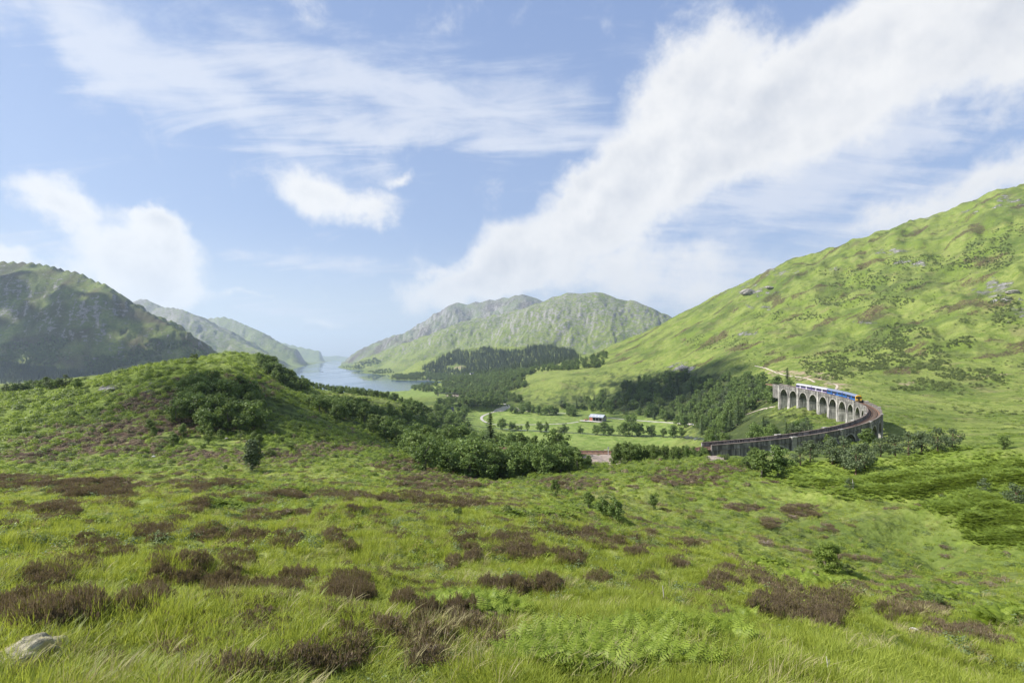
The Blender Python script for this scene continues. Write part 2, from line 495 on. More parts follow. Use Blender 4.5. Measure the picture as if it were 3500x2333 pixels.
# mountains: ridge points (column, row, distance), foot width per metre of height, profile power, gully size
MOUNT = [
    ('mountain', 'dark craggy mountain rising behind the wooded knoll', 0.98, 1.05, 260,
     [(-1500, 930, 2600), (-500, 880, 2350), (0, 888, 2200), (102, 891, 2180), (168, 901, 2150), (224, 919, 2120), (270, 924, 2100), (326, 957, 2080), (357, 965, 2060), (408, 998, 2040), (449, 1031, 2020), (490, 1054, 2000), (551, 1090, 1960), (597, 1112, 1930), (627, 1156, 1880), (660, 1183, 1840), (734, 1211, 1780)]),
    ('mountain', 'bluish striped peak between the dark mountain and the loch', 1.6, 1.0, 420,
     [(300, 1060, 5000), (454, 1031, 4900), (490, 1016, 4850), (512, 1026, 4800), (541, 1046, 4750), (592, 1049, 4650), (627, 1056, 4550), (663, 1074, 4500), (700, 1092, 4450), (760, 1130, 4350), (816, 1163, 4250), (918, 1206, 4100), (980, 1232, 4000)]),
    ('mountain', 'long blue ridge sloping down to the loch beyond the striped peak', 1.5, 1.0, 600,
     [(600, 1092, 6600), (714, 1085, 6500), (765, 1080, 6400), (790, 1087, 6350), (836, 1107, 6200), (877, 1125, 6100), (918, 1151, 6000), (969, 1178, 5900), (1020, 1208, 5800), (1066, 1233, 5700)]),
    ('mountain', 'pale far ridge beside the head of the loch', 1.8, 1.0, 900,
     [(900, 1155, 11500), (974, 1171, 11200), (1045, 1188, 11000), (1122, 1204, 10800), (1160, 1222, 10500)]),
    ('mountain', 'faintest blue ridge closing the end of the loch', 2.4, 1.0, 1200,
     [(900, 1200, 17500), (1050, 1212, 17500), (1120, 1214, 17500), (1200, 1216, 17500), (1300, 1205, 17000), (1500, 1190, 17000)]),
    ('mountain', 'dark blue double peaked mountain behind the rocky green one', 1.5, 1.0, 500,
     [(1186, 1229, 7800), (1226, 1199, 7700), (1286, 1166, 7500), (1357, 1139, 7300), (1381, 1141, 7250), (1440, 1108, 7100), (1494, 1072, 7000), (1536, 1051, 6900), (1565, 1029, 6800), (1598, 1038, 6800), (1619, 1031, 6800), (1684, 1021, 6700), (1744, 1012, 6600), (1785, 1001, 6500), (1827, 1012, 6500), (1857, 1024, 6500), (1950, 1040, 6500), (2200, 1060, 6500)]),
    ('mountain', 'rocky pale green mountain standing above the plantation', 1.55, 1.05, 330,
     [(1170, 1250, 4300), (1262, 1214, 4250), (1357, 1178, 4200), (1488, 1130, 4150), (1595, 1090, 4100), (1720, 1066, 4000), (1800, 1045, 3950), (1857, 1026, 3900), (1904, 1006, 3850), (1946, 997, 3800), (2035, 993, 3750), (2089, 1006, 3700), (2148, 1025, 3650), (2166, 1021, 3620), (2220, 1045, 3600), (2267, 1066, 3550), (2303, 1083, 3500), (2500, 1120, 3500), (3000, 1100, 3600), (3600, 1000, 3800)]),
    ('hill', 'low hill covered by the dark conifer plantation', 3.0, 1.3, 200,
     [(1450, 1240, 2750), (1540, 1197, 2650), (1620, 1184, 2550), (1700, 1180, 2480), (1880, 1178, 2350), (1960, 1196, 2150), (2060, 1226, 1950)]),
]
MR = [np.array([P3(*q) for q in m[5]]) for m in MOUNT]

def mountains(x, y):
    best = np.full(x.shape, -1e9)
    who = np.full(x.shape, -1, np.int32)
    for k, (nm, lb, wf, pw, gs, pts) in enumerate(MOUNT):
        Rg = MR[k]
        wid = Rg[:, 2].max() * wf * 1.05 + 200
        m = (x > Rg[:, 0].min() - wid) & (x < Rg[:, 0].max() + wid) & (y > Rg[:, 1].min() - wid) & (y < Rg[:, 1].max() + wid)
        if not m.any():
            continue
        xs = x[m]
        ys = y[m]
        wx = fbm(xs / gs / 1.3, ys / gs / 1.3, 3, 11 + k) * gs * 0.22
        wy = fbm(xs / gs / 1.3, ys / gs / 1.3, 3, 31 + k) * gs * 0.22
        h = np.full(xs.shape, -1e9)
        qq = np.zeros(xs.shape)
        for i in range(len(Rg) - 1):
            a = Rg[i]
            e = Rg[i + 1] - a
            l2 = e[0] ** 2 + e[1] ** 2
            t0 = ((xs - a[0]) * e[0] + (ys - a[1]) * e[1]) / l2
            t = np.clip(t0, 0, 1)
            d0 = np.hypot(xs - a[0] - t * e[0], ys - a[1] - t * e[1])
            f = sstep(0, gs * 0.8, d0)
            t = np.clip(((xs + wx * f - a[0]) * e[0] + (ys + wy * f - a[1]) * e[1]) / l2, 0, 1)
            d = np.hypot(xs + wx * f - a[0] - t * e[0], ys + wy * f - a[1] - t * e[1])
            zr = a[2] + t * e[2]
            q = np.clip(1 - d / (zr * wf + 60), 0, 1)
            hn = zr * q ** pw - 3
            qq = np.where(hn > h, q, qq)
            h = np.maximum(h, hn)
        mz = Rg[:, 2].max()
        g = ridged(xs / gs, ys / gs, 5, 50 + k) - 0.6
        t2 = np.clip(h / mz, 0, 1)
        calm = 1 - 0.95 * sstep(0.74, 0.985, qq)
        # ridge crests stay put, flanks are cut by gullies and crags
        hh = h + g * mz * (0.05 if k == 0 else 0.022 if k == 6 else 0.034) * np.clip(t2 * 3, 0, 1) * calm
        crag = fbm(xs / gs * 5, ys / gs * 5, 4, 90 + k, 0.6)
        hh = hh + crag * mz * 0.010 * np.clip(t2 * 3, 0, 1) * calm
        st = mz / 16.0
        hs = hh + 0.35 * st * np.sin(hh / st * 2 * np.pi + 2.5 * crag + xs / gs * 1.5)
        hh = hh + (hs - hh) * 0.4 * np.clip(t2 * 3, 0, 1) * calm
        cur = best[m]
        w = who[m]
        up = hh > cur
        best[m] = np.where(up, hh, cur)
        who[m] = np.where(up, k, w)
    return best, who

PHI0 = R(60)
phis = np.linspace(-PHI0, PHI0, 930)
lrs = np.concatenate([np.arange(math.log(1.1), math.log(60), 0.03), np.arange(math.log(60), math.log(1500), 0.0068), np.arange(math.log(1500), math.log(19500), 0.0125)])
NP, NR = len(phis), len(lrs)

RAIL = None
def meadow_mask(x, y, z):
    return sstep(16, 11, z) * sstep(430, 500, y)

def height(phi, lr):
    r = np.exp(lr)
    x = np.sin(phi) * r
    y = np.cos(phi) * r
    s = rbf_eval(np.clip(phi, -R(66), R(66)), lr)
    z = CZ - s * r
    # roughness of the moor, growing with distance, less on the meadows
    mead = meadow_mask(x, y, z) * (r < 1500)
    amp = np.clip(r / 16.0, 0.12, 1.35)
    rough = (fbm(x / 1.3, y / 1.3, 2, 1) * 0.06 * (r < 60) + fbm(x / 2.6, y / 2.6, 2, 9) * 0.24 * (r < 110) * np.clip(r / 9, 0.2, 1) + fbm(x / 7, y / 7, 3, 2) * 0.36 * amp
             + fbm(x / 24, y / 24, 3, 3) * 0.75 * np.clip((r - 20) / 120, 0, 1)
             + fbm(x / 110, y / 110, 4, 4) * 6.0 * np.clip((r - 300) / 700, 0, 1) * np.clip((z - 50) / 90, 0, 1))
    right = np.clip((x / np.maximum(y, 1) - 0.25) * 3, 0, 1) * np.clip((r - 350) / 250, 0, 1) * np.clip((z - 60) / 60, 0, 1)
    rough = rough + right * ((ridged(x / 95, y / 95, 4, 8) - 0.5) * 4.5 + (ridged((x * 0.55 + y * 0.83) / 210, (x * 0.83 - y * 0.55) / 62, 3, 58) - 0.5) * 5.5)
    z = z + rough * (1 - 0.93 * mead)
    # low banks on the bracken slope
    bank = sstep(58, 70, r) * sstep(125, 108, r) * sstep(0.42, 0.6, x / np.maximum(y, 1))
    z = z + bank * 0.85 * np.sin((x * 0.35 + y) / 4.6 + fbm(x / 14, y / 14, 3, 5) * 2.2)
    sd = loch_sd(x, y) if np.any(r > 800) else np.full(x.shape, 1e6)
    sd = np.where(r > 800, sd + fbm(x / 90, y / 90, 3, 6) * 14, 1e6)
    base = np.where(sd < 0, np.maximum(sd * 0.06, -8) - 0.4, 0.6 + np.minimum(np.abs(sd) * 0.035, 16))
    zz = np.maximum(z, base)
    w = sstep(0, 90, sd)
    z2 = np.where(r > 800, base + (zz - base) * w, z)
    fade = sstep(math.log(2050), math.log(2700), lr)
    z3 = z2 * (1 - fade) + base * fade
    who = np.full(x.shape, -1, np.int32)
    if np.any(r > 1000):
        mz, mw = mountains(x, y)
        mz = np.where(sd < 0, -50, mz * sstep(0, 140, sd) + (1 - sstep(0, 140, sd)) * np.minimum(mz, 2.0))
        up = (mz > z3) & (r > 1200)
        who = np.where(up, mw, -1)
        z3 = np.where(up, mz, z3)
    return x, y, z3, who, sd

PH, LR = np.meshgrid(phis, lrs)
GX, GY, GZ, GW, GSD = height(PH, LR)

# ------------------------------------------------------------------ the viaduct's line (needed to level the ground under the railway)
def catmull(P, n):
    P = np.array(P, float)
    Q = np.vstack([2 * P[0] - P[1], P, 2 * P[-1] - P[-2]])
    out = []
    for i in range(1, len(Q) - 2):
        t = np.linspace(0, 1, n, endpoint=False)[:, None]
        a, b, c, d = Q[i - 1], Q[i], Q[i + 1], Q[i + 2]
        out.append(0.5 * (2 * b + (c - a) * t + (2 * a - 5 * b + 4 * c - d) * t * t + (3 * b - a - 3 * c + d) * t ** 3))
    out.append(P[-1][None])
    return np.vstack(out)

VP = [(2433, 1515, 24.0), (2683, 1493, 23.5), (2834.5, 1468.6, 22.9), (2928, 1444.5, 22.2), (2979, 1418, 21.5), (2986, 1399.6, 20.9), (2977, 1382.6, 20.3), (2941.6, 1365.6, 19.7), (2900.8, 1356, 19.3), (2826, 1340, 18.9), (2758, 1330, 18.7), (2686.6, 1319.7, 18.4)]
vc = np.array([((px - 1750) / F * (F * H / (py - HZ)), F * H / (py - HZ), CZ - H) for px, py, H in VP])
# one smooth circular-ish sweep through the surveyed points
tt = np.linspace(0, 1, len(vc))
dl = np.concatenate([[0], np.cumsum(np.hypot(np.diff(vc[:, 0]), np.diff(vc[:, 1])))])
vcs = np.stack([np.polyval(np.polyfit(dl, vc[:, k], 4 if k < 2 else 1), np.linspace(-2, dl[-1] + 30, 600)) for k in range(3)], 1)
VS = np.concatenate([[0], np.cumsum(np.hypot(np.diff(vcs[:, 0]), np.diff(vcs[:, 1])))])
VLEN = VS[-1]
def via(s):
    """point on the parapet-top line and the unit vector along it"""
    s = np.asarray(s, float)
    p = np.stack([np.interp(s, VS, vcs[:, k]) for k in range(3)], -1)
    q = np.stack([np.interp(s + 0.5, VS, vcs[:, k]) - np.interp(s - 0.5, VS, vcs[:, k]) for k in range(2)], -1)
    q = q / np.linalg.norm(q, axis=-1, keepdims=True)
    return p, q
PARA = 1.15          # parapet height above the ballast
# railway running on to the left of the viaduct, on the ground
p0, q0 = via(0.6)
rail_left = [tuple(p0 - np.array([0, 0, PARA]))]
for px, Y, dz in ((2330, 139.5, 0), (2200, 137, 0), (2050, 136.5, 0), (1880, 138, 0), (1700, 143, 0), (1550, 152, 0)):
    rail_left.append(((px - 1750) / F * Y, Y, p0[2] - PARA))
rail_left = catmull(rail_left, 14)
def poly_near(P, x, y):
    d = np.full(x.shape, 1e9)
    z = np.zeros(x.shape)
    for i in range(len(P) - 1):
        a = P[i]
        e = P[i + 1] - a
        t = np.clip(((x - a[0]) * e[0] + (y - a[1]) * e[1]) / (e[0] ** 2 + e[1] ** 2), 0, 1)
        dd = np.hypot(x - a[0] - t * e[0], y - a[1] - t * e[1])
        m = dd < d
        d = np.where(m, dd, d)
        z = np.where(m, a[2] + t * e[2], z)
    return d, z
win = (GY > 90) & (GY < 260) & (GX > -60) & (GX < 90)
d_, z_ = poly_near(rail_left[::3], GX[win], GY[win])
k_ = sstep(9, 3.2, d_)
GZ[win] = GZ[win] * (1 - k_) + (z_ - 0.28) * k_
# the ground never rises through the deck
win = (GY > 120) & (GY < 420) & (GX > 30) & (GX < 260)
sv = np.linspace(3, VLEN, 90)
d_, z_ = poly_near(via(sv)[0], GX[win], GY[win])
lim = z_ - 4.2 + np.clip(d_ - 6, 0, 99) * 0.5
GZ[win] = np.minimum(GZ[win], np.where(d_ < 14, lim, 1e9))
# barn yard and farm tracks are level
PYG = HZ - (GZ - CZ) / np.maximum(GY, 0.3) * F
PXG = 1750 + GX / np.maximum(GY, 0.3) * F
RUN = np.minimum.accumulate(PYG, axis=0)

def gi(x, y):
    ph = np.arctan2(x, y)
    lr = np.log(np.maximum(np.hypot(x, y), 1.12))
    j = np.clip((ph + PHI0) / (2 * PHI0) * (NP - 1), 0, NP - 1.001)
    i = np.clip(np.interp(lr, lrs, np.arange(NR)), 0, NR - 1.001)
    return i, j

def bil(A, x, y):
    x = np.asarray(x, float)
    y = np.asarray(y, float)
    i, j = gi(x, y)
    i0 = i.astype(int)
    j0 = j.astype(int)
    a = i - i0
    b = j - j0
    return (A[i0, j0] * (1 - a) * (1 - b) + A[i0 + 1, j0] * a * (1 - b) + A[i0, j0 + 1] * (1 - a) * b + A[i0 + 1, j0 + 1] * a * b)

def gz(x, y):
    return bil(GZ, x, y)

def hit(px, py, rmin=0.0):
    """where the line of sight through a point of the photograph meets the ground"""
    px = np.atleast_1d(np.asarray(px, float))
    py = np.atleast_1d(np.asarray(py, float))
    ph = np.arctan2(px - 1750, F)
    j = np.clip(np.round((ph + PHI0) / (2 * PHI0) * (NP - 1)).astype(int), 0, NP - 1)
    X = np.empty(len(px)); Y = np.empty(len(px)); Z = np.empty(len(px))
    for k in range(len(px)):
        c = RUN[:, j[k]]
        i = int(np.searchsorted(-c, -py[k]))
        i = min(max(i, 1), NR - 1)
        pa, pb = PYG[i - 1, j[k]], PYG[i, j[k]]
        t = 0.5 if abs(pa - pb) < 1e-6 else min(max((pa - py[k]) / (pa - pb), 0), 1)
        r = math.exp(lrs[i - 1] * (1 - t) + lrs[i] * t)
        X[k] = math.sin(ph[k]) * r
        Y[k] = math.cos(ph[k]) * r
    Z = gz(X, Y)
    return X, Y, Z

# ------------------------------------------------------------------ ground cover masks, from the places where each grows
HEATHER = [(316, 1874, 66, 36), (408, 1895, 45, 26), (535, 1818, 66, 30), (714, 1823, 46, 25), (867, 1839, 60, 30), (984, 1844, 50, 25), (1137, 1839, 36, 25), (551, 1905, 30, 30), (663, 1925, 46, 23), (806, 1925, 60, 36), (153, 1992, 76, 36), (255, 1946, 70, 25), (561, 1987, 40, 30), (643, 2002, 50, 20), (765, 2017, 76, 36), (525, 2053, 50, 36), (153, 2109, 168, 56), (285, 2109, 45, 40), (459, 2094, 36, 25), (943, 2027, 100, 20), (867, 2119, 20, 25), (1173, 2027, 46, 46), (1015, 1976, 50, 15), (194, 1747, 70, 25), (398, 1696, 66, 20), (255, 1681, 60, 20), (663, 1731, 46, 20), (1163, 2200, 66, 76), (816, 2308, 100, 30), (1071, 2272, 100, 40),
    (1201, 2027, 76, 46), (1374, 2073, 40, 25), (1303, 2170, 46, 56), (1456, 2160, 70, 56), (1180, 2200, 40, 56), (1466, 2252, 56, 50), (1594, 2124, 70, 40), (1685, 2170, 56, 30), (1726, 2221, 66, 40), (1731, 2012, 92, 23), (1879, 2002, 36, 25), (2037, 1986, 40, 20), (1573, 1833, 46, 25), (1736, 1854, 86, 40), (1803, 1890, 66, 30), (1945, 1905, 50, 25), (1609, 1895, 30, 23), (1966, 1828, 76, 20), (2093, 1849, 92, 20), (2185, 1890, 36, 15), (1293, 1782, 23, 15), (1201, 1869, 30, 15), (2216, 1992, 40, 18), (2318, 1925, 36, 15), (1548, 1925, 20, 20),
    (2525, 1974, 96, 34), (2660, 2007, 62, 22), (2728, 2075, 169, 50), (2835, 2058, 68, 45), (2818, 2120, 68, 28), (2469, 2114, 34, 22), (3116, 2086, 118, 25), (2908, 2019, 50, 20), (3088, 2030, 56, 22), (3313, 2171, 73, 28), (2334, 1867, 50, 17), (2440, 2013, 40, 17), (2739, 1743, 62, 22), (2638, 1788, 34, 14), (2550, 1735, 60, 12)]
HEATH_FAR = [(60, 1650, 120, 24), (330, 1660, 160, 22), (700, 1655, 150, 14), (1050, 1690, 130, 12), (1300, 1700, 200, 16), (1500, 1640, 170, 30), (1400, 1590, 120, 22), (1550, 1720, 150, 18), (1820, 1770, 150, 20), (1700, 1800, 120, 14), (2000, 1790, 120, 14), (300, 1520, 260, 40), (700, 1560, 200, 26), (560, 1380, 150, 40), (760, 1330, 160, 40), (420, 1470, 200, 30), (950, 1560, 160, 22), (1150, 1530, 130, 20), (600, 1450, 220, 36), (120, 1560, 150, 22), (2350, 1630, 130, 30), (2480, 1600, 100, 18), (1960, 1650, 120, 20)]
BRACKEN = [(2017, 2252, 300, 76), (2221, 2186, 140, 45), (1685, 2094, 76, 30), (2384, 2230, 160, 90), (1560, 2060, 90, 24), (918, 1706, 215, 46), (3050, 1640, 340, 60), (3300, 1640, 260, 110), (3430, 1780, 140, 90), (2750, 1610, 160, 36), (2807, 1979, 140, 26), (3426, 2097, 84, 40), (3180, 2030, 160, 24), (1950, 1735, 90, 26), (2090, 1810, 80, 18), (1800, 1760, 110, 12), (2500, 2150, 90, 40), (2620, 1930, 70, 18)]
BRACK_FAR = [(250, 1390, 300, 60), (560, 1290, 180, 50), (820, 1215, 110, 22), (1050, 1500, 220, 50), (900, 1260, 120, 40), (1000, 1330, 90, 40)]

WOB = fbm(PH * 75, LR * 40, 4, 15, 0.6)
def emask(lst, px, py, soft=0.35):
    m = np.zeros(px.shape)
    wob = WOB if px.shape == WOB.shape else np.zeros(px.shape)
    for cx, cy_, rx, ry in lst:
        w = (np.abs(px - cx) < rx * 1.5) & (np.abs(py - cy_) < ry * 1.5)
        if not w.any():
            continue
        d = np.hypot((px[w] - cx) / rx, (py[w] - cy_) / ry) + wob[w] * 0.55
        m[w] = np.maximum(m[w], sstep(1 + soft, 1 - soft, d))
    return m

print('terrain', NP, NR, float(GZ.min()), float(GZ.max()))
# ------------------------------------------------------------------ materials
def new_mat(name):
    m = bpy.data.materials.new(name)
    m.use_nodes = True
    t = NT(m.node_tree)
    t.n.clear()
    out = t.n.new('ShaderNodeOutputMaterial')
    return m, t, out

def simple_mat(name, col, rough=0.8, metal=0.0, var=0.12, scale=3.0, bump=0.0, spec=0.3):
    m, t, out = new_mat(name)
    co = t.new('ShaderNodeTexCoord').outputs['Object']
    n = t.noise(co, scale, 5.0, 0.6)
    c = t.mix(t.ramp(n, 0.3, 0.7), tuple(v * (1 - var) for v in col), tuple(min(1, v * (1 + var)) for v in col))
    b = t.new('ShaderNodeBsdfPrincipled', {'Base Color': c, 'Roughness': rough, 'Metallic': metal, 'Specular IOR Level': spec})
    if bump:
        b2 = t.new('ShaderNodeBump', {'Height': n, 'Strength': bump, 'Distance': 0.05})
        t.l.new(b2.outputs[0], b.inputs['Normal'])
    t.l.new(b.outputs[0], out.inputs[0])
    return m

def ground_material():
    m, t, out = new_mat('moor_and_hillside')
    geo = t.new('ShaderNodeNewGeometry')
    pos = geo.outputs['Position']
    A = t.new('ShaderNodeAttribute', attribute_name='cover')      # heather (and painted shade on one far peak), bracken, meadow, wood floor
    B = t.new('ShaderNodeAttribute', attribute_name='bare')       # rock, earth, gravel, lushness
    sA = t.new('ShaderNodeSeparateColor', {0: A.outputs['Color']})
    sB = t.new('ShaderNodeSeparateColor', {0: B.outputs['Color']})
    hea, bra, mea, woo = sA.outputs[0], sA.outputs[1], sA.outputs[2], A.outputs['Alpha']
    roc, ear, gra, lus = sB.outputs[0], sB.outputs[1], sB.outputs[2], B.outputs['Alpha']
    n1 = t.noise(pos, 1.4, 4.0, 0.68)          # tussocks
    n2 = t.noise(pos, 0.11, 5.0, 0.62)          # patches of ten metres
    n3 = t.noise(pos, 0.012, 5.0, 0.62)    # hundred metres
    n4 = t.noise(t.mapping(pos, loc=(31, 7, 3)), 0.035, 5.0, 0.68)
    c = t.mix(t.ramp(n1, 0.3, 0.7), (0.07, 0.11, 0.018), (0.15, 0.20, 0.036))
    c = t.mix(t.ramp(n2, 0.38, 0.66), c, t.mix(t.ramp(n1, 0.3, 0.7), (0.15, 0.185, 0.04), (0.25, 0.275, 0.08)))
    # lush turf
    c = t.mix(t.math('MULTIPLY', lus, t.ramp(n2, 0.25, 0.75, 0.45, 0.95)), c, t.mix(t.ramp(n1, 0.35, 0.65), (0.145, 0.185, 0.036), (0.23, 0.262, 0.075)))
    c = t.mix(t.math('MULTIPLY', t.ramp(n3, 0.47, 0.64), 0.72), c, (0.07, 0.105, 0.022))
    # dry and sour patches
    c = t.mix(t.math('MULTIPLY', t.ramp(n4, 0.52, 0.70), 0.65), c, (0.17, 0.155, 0.07))
    # meadow
    c = t.mix(mea, c, t.mix(t.ramp(n2, 0.35, 0.65), (0.13, 0.195, 0.035), (0.22, 0.27, 0.075)))
    # bracken, heather
    c = t.mix(t.math('MULTIPLY', bra, t.ramp(n2, 0.3, 0.6, 0.5, 1.0)), c, t.mix(t.ramp(n1, 0.35, 0.7), (0.09, 0.135, 0.018), (0.18, 0.24, 0.036)))
    hm = t.ramp(t.math('ADD', hea, t.math('MULTIPLY', t.math('SUBTRACT', t.noise(pos, 0.5, 3.0, 0.65), 0.5), 1.3)), 0.35, 0.75)
    hm = t.math('MULTIPLY', hm, t.ramp(hea, 0.0, 0.2))
    c = t.mix(hm, c, t.mix(t.ramp(n1, 0.3, 0.7), (0.035, 0.026, 0.016), (0.10, 0.062, 0.042)))
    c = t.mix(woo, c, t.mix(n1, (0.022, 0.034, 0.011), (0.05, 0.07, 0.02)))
    # earth and gravel
    em = t.ramp(t.math('ADD', ear, t.math('MULTIPLY', t.math('SUBTRACT', n2, 0.5), 1.2)), 0.4, 0.7)
    em = t.math('MULTIPLY', em, t.ramp(ear, 0.0, 0.2))
    c = t.mix(em, c, t.mix(n1, (0.22, 0.16, 0.11), (0.40, 0.31, 0.23)))
    c = t.mix(t.ramp(gra, 0.3, 0.7), c, t.mix(n1, (0.20, 0.16, 0.13), (0.36, 0.30, 0.26)))
    # bare rock breaks through where the slope is broken
    rn = t.noise(t.mapping(pos, rot=(0.5, 0.3, 0.2), scale=(1, 1, 2.2)), 0.045, 6.0, 0.7)
    rm = t.ramp(t.math('ADD', roc, t.math('MULTIPLY', t.math('SUBTRACT', rn, 0.5), 2.0)), 0.55, 0.78)
    rm = t.math('MULTIPLY', rm, t.ramp(roc, 0.0, 0.15))
    rc = t.mix(t.ramp(t.noise(pos, 0.3, 4.0, 0.7), 0.3, 0.75), (0.10, 0.095, 0.09), (0.40, 0.385, 0.37))
    c = t.mix(rm, c, rc)
    h = t.math('ADD', t.math('MULTIPLY', n1, 0.35), t.math('ADD', t.math('MULTIPLY', n2, 2.4), t.math('ADD', t.math('ADD', t.math('MULTIPLY', n3, 12.0), t.math('MULTIPLY', n4, 6.0)), t.math('MULTIPLY', t.math('MULTIPLY', rn, rm), 5.0))))
    bp = t.new('ShaderNodeBump', {'Height': h, 'Strength': 0.75, 'Distance': 1.0})
    bs = t.new('ShaderNodeBsdfPrincipled', {'Base Color': c, 'Roughness': 0.95, 'Specular IOR Level': 0.12, 'Normal': bp.outputs[0]})
    t.l.new(bs.outputs[0], out.inputs[0])
    return m

MAT_GROUND = ground_material()

# masks on the grid
DX = np.gradient(GZ, axis=0)
def grid_normals():
    P = np.stack([GX, GY, GZ], -1)
    a = np.gradient(P, axis=1)
    b = np.gradient(P, axis=0)
    n = np.cross(a, b)
    n /= np.linalg.norm(n, axis=-1, keepdims=True) + 1e-12
    n *= np.sign(n[..., 2:3] + 1e-9)
    return n
NRM = grid_normals()
RR = np.exp(LR)
slope = 1 - NRM[..., 2]
noi = fbm(GX / 60, GY / 60, 4, 77)
hea = np.maximum(emask(HEATHER, PXG, PYG), emask(HEATH_FAR, PXG, PYG) * 0.75)
hea = np.where(RR < 300, hea, 0)
hea = np.maximum(hea, np.where(RR < 200, 0.24 * sstep(0.1, 0.5, fbm(GX / 7, GY / 3.5, 3, 21)), 0))
bra = np.maximum(emask(BRACKEN, PXG, PYG), emask(BRACK_FAR, PXG, PYG) * 0.8)
bra = np.where(RR < 500, bra, 0)
mead = meadow_mask(GX, GY, GZ) * (RR < 1500) * (PXG < 2420)
WOODP = [(2180, 1390, 300, 60), (2450, 1370, 220, 80), (2300, 1330, 250, 60), (1450, 1480, 200, 80), (1700, 1590, 250, 50), (800, 1390, 200, 70), (1250, 1420, 120, 50), (1650, 1360, 130, 30), (2550, 1460, 180, 60)]
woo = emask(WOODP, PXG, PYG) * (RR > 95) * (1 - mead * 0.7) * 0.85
roc = np.zeros(GX.shape)
mt = GW >= 0
rockiness = np.array([0.44, 0.76, 0.66, 0.45, 0.4, 0.66, 0.68, 0.0])
hm_ = np.clip(GZ / 420.0, 0, 1)
roc[mt] = (rockiness[GW[mt]] * (0.62 + 0.33 * hm_[mt]) + np.clip(slope[mt] - 0.22, 0, 0.4) * 1.3) * (rockiness[GW[mt]] > 0)
righth = (~mt) & (RR > 450) & (GZ > 75) & (GX > 0)
roc[righth] = np.clip(0.04 + slope[righth] * 0.5 + 0.18 * sstep(0.1, 0.6, fbm(GX[righth] / 130, GY[righth] / 130, 3, 61)), 0, 0.42)
bra[righth] = np.maximum(bra[righth], 0.75 * sstep(0.05, 0.45, fbm(GX[righth] / 48, GY[righth] / 34, 4, 63)))
woo[righth] = np.maximum(woo[righth], 0.42 * sstep(0.1, 0.5, fbm(GX[righth] / 55, GY[righth] / 38, 4, 65)))
hea[righth] = np.maximum(hea[righth], 0.62 * sstep(0.15, 0.6, fbm(GX[righth] / 70, GY[righth] / 40, 4, 64)))
ROCKS = [(2560, 990, 90, 22), (2650, 930, 70, 18), (2580, 1000, 60, 12), (2330, 1260, 50, 26), (3060, 860, 80, 10), (3110, 900, 90, 16), (3420, 990, 80, 45), (3470, 1050, 60, 40), (3450, 690, 60, 25), (3300, 725, 45, 14), (2600, 1050, 70, 8), (2550, 1140, 50, 14), (2950, 1100, 50, 10), (380, 1325, 50, 18), (520, 1310, 18, 8), (505, 1335, 20, 10), (2850, 920, 40, 10), (3180, 740, 40, 10), (1290, 1262, 10, 4)]
roc = np.maximum(roc, emask(ROCKS, PXG, PYG, 0.6) * 0.62 * (RR > 95))
ear = np.maximum(emask([(2700, 1275, 110, 12), (2790, 1292, 110, 14), (2860, 1315, 70, 14), (2580, 1365, 36, 12), (3240, 1500, 60, 20), (3100, 1310, 60, 8), (3400, 1280, 60, 10), (1570, 1256, 36, 10), (2640, 1545, 40, 24), (2425, 1545, 40, 34)], PXG, PYG, 0.6) * 0.55 * (RR > 90), 0)
GRAV = [(2060, 1566, 55, 26), (1560, 1352, 30, 5), (2450, 1560, 30, 14)]
gra = emask(GRAV, PXG, PYG, 0.3) * (RR > 110)
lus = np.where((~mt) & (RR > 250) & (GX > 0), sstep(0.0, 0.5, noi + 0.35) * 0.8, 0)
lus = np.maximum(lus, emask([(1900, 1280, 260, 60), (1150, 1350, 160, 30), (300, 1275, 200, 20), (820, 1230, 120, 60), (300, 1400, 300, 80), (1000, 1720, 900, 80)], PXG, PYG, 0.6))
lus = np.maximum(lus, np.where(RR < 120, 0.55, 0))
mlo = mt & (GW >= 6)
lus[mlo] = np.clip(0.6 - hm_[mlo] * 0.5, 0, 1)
m0 = GW == 0
hea[m0] = np.clip(0.48 + 0.35 * fbm(GX[m0] / 90, GY[m0] / 90, 3, 12), 0, 1)
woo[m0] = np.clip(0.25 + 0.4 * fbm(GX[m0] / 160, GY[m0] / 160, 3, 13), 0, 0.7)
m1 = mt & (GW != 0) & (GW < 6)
m5_shaded = GW == 5
hea[m1] = np.clip(np.where(m5_shaded[m1], 0.55, 0.32) + 0.3 * fbm(GX[m1] / 200, GY[m1] / 200, 3, 14), 0, 1)  # double peak gets extra heather tone: its cloud shadow painted into the colour
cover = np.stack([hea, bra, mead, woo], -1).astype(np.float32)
bare = np.stack([roc, ear, gra, lus], -1).astype(np.float32)

# which piece of the setting each cell belongs to
REG = np.zeros(GX.shape, np.int32)                   # 0 moor
REG[(RR > 88) & (PXG < 1450) & (RR < 420)] = 1       # left knolls
REG[(GY > 400) & (GZ < 30) & (~mt)] = 2              # valley floor
REG[(RR > 190) & (PXG > 1450) & (REG != 2)] = 3      # right hill
REG[(RR >= 420) & (PXG < 1450) & (REG != 2)] = 2
REG[(RR > 1500) & (~mt) & (PXG < 1500)] = 2
for k in range(len(MOUNT)):
    REG[GW == k] = 4 + k
REGS = [('moorland_ground', 'grassy heather moor sloping down from the viewpoint'), ('knoll', 'bracken covered knoll with scattered trees before the loch'), ('valley_floor', 'flat green meadows on the valley floor'), ('hillside', 'bright green hillside climbing above the viaduct')] + [(m[0], m[1]) for m in MOUNT]

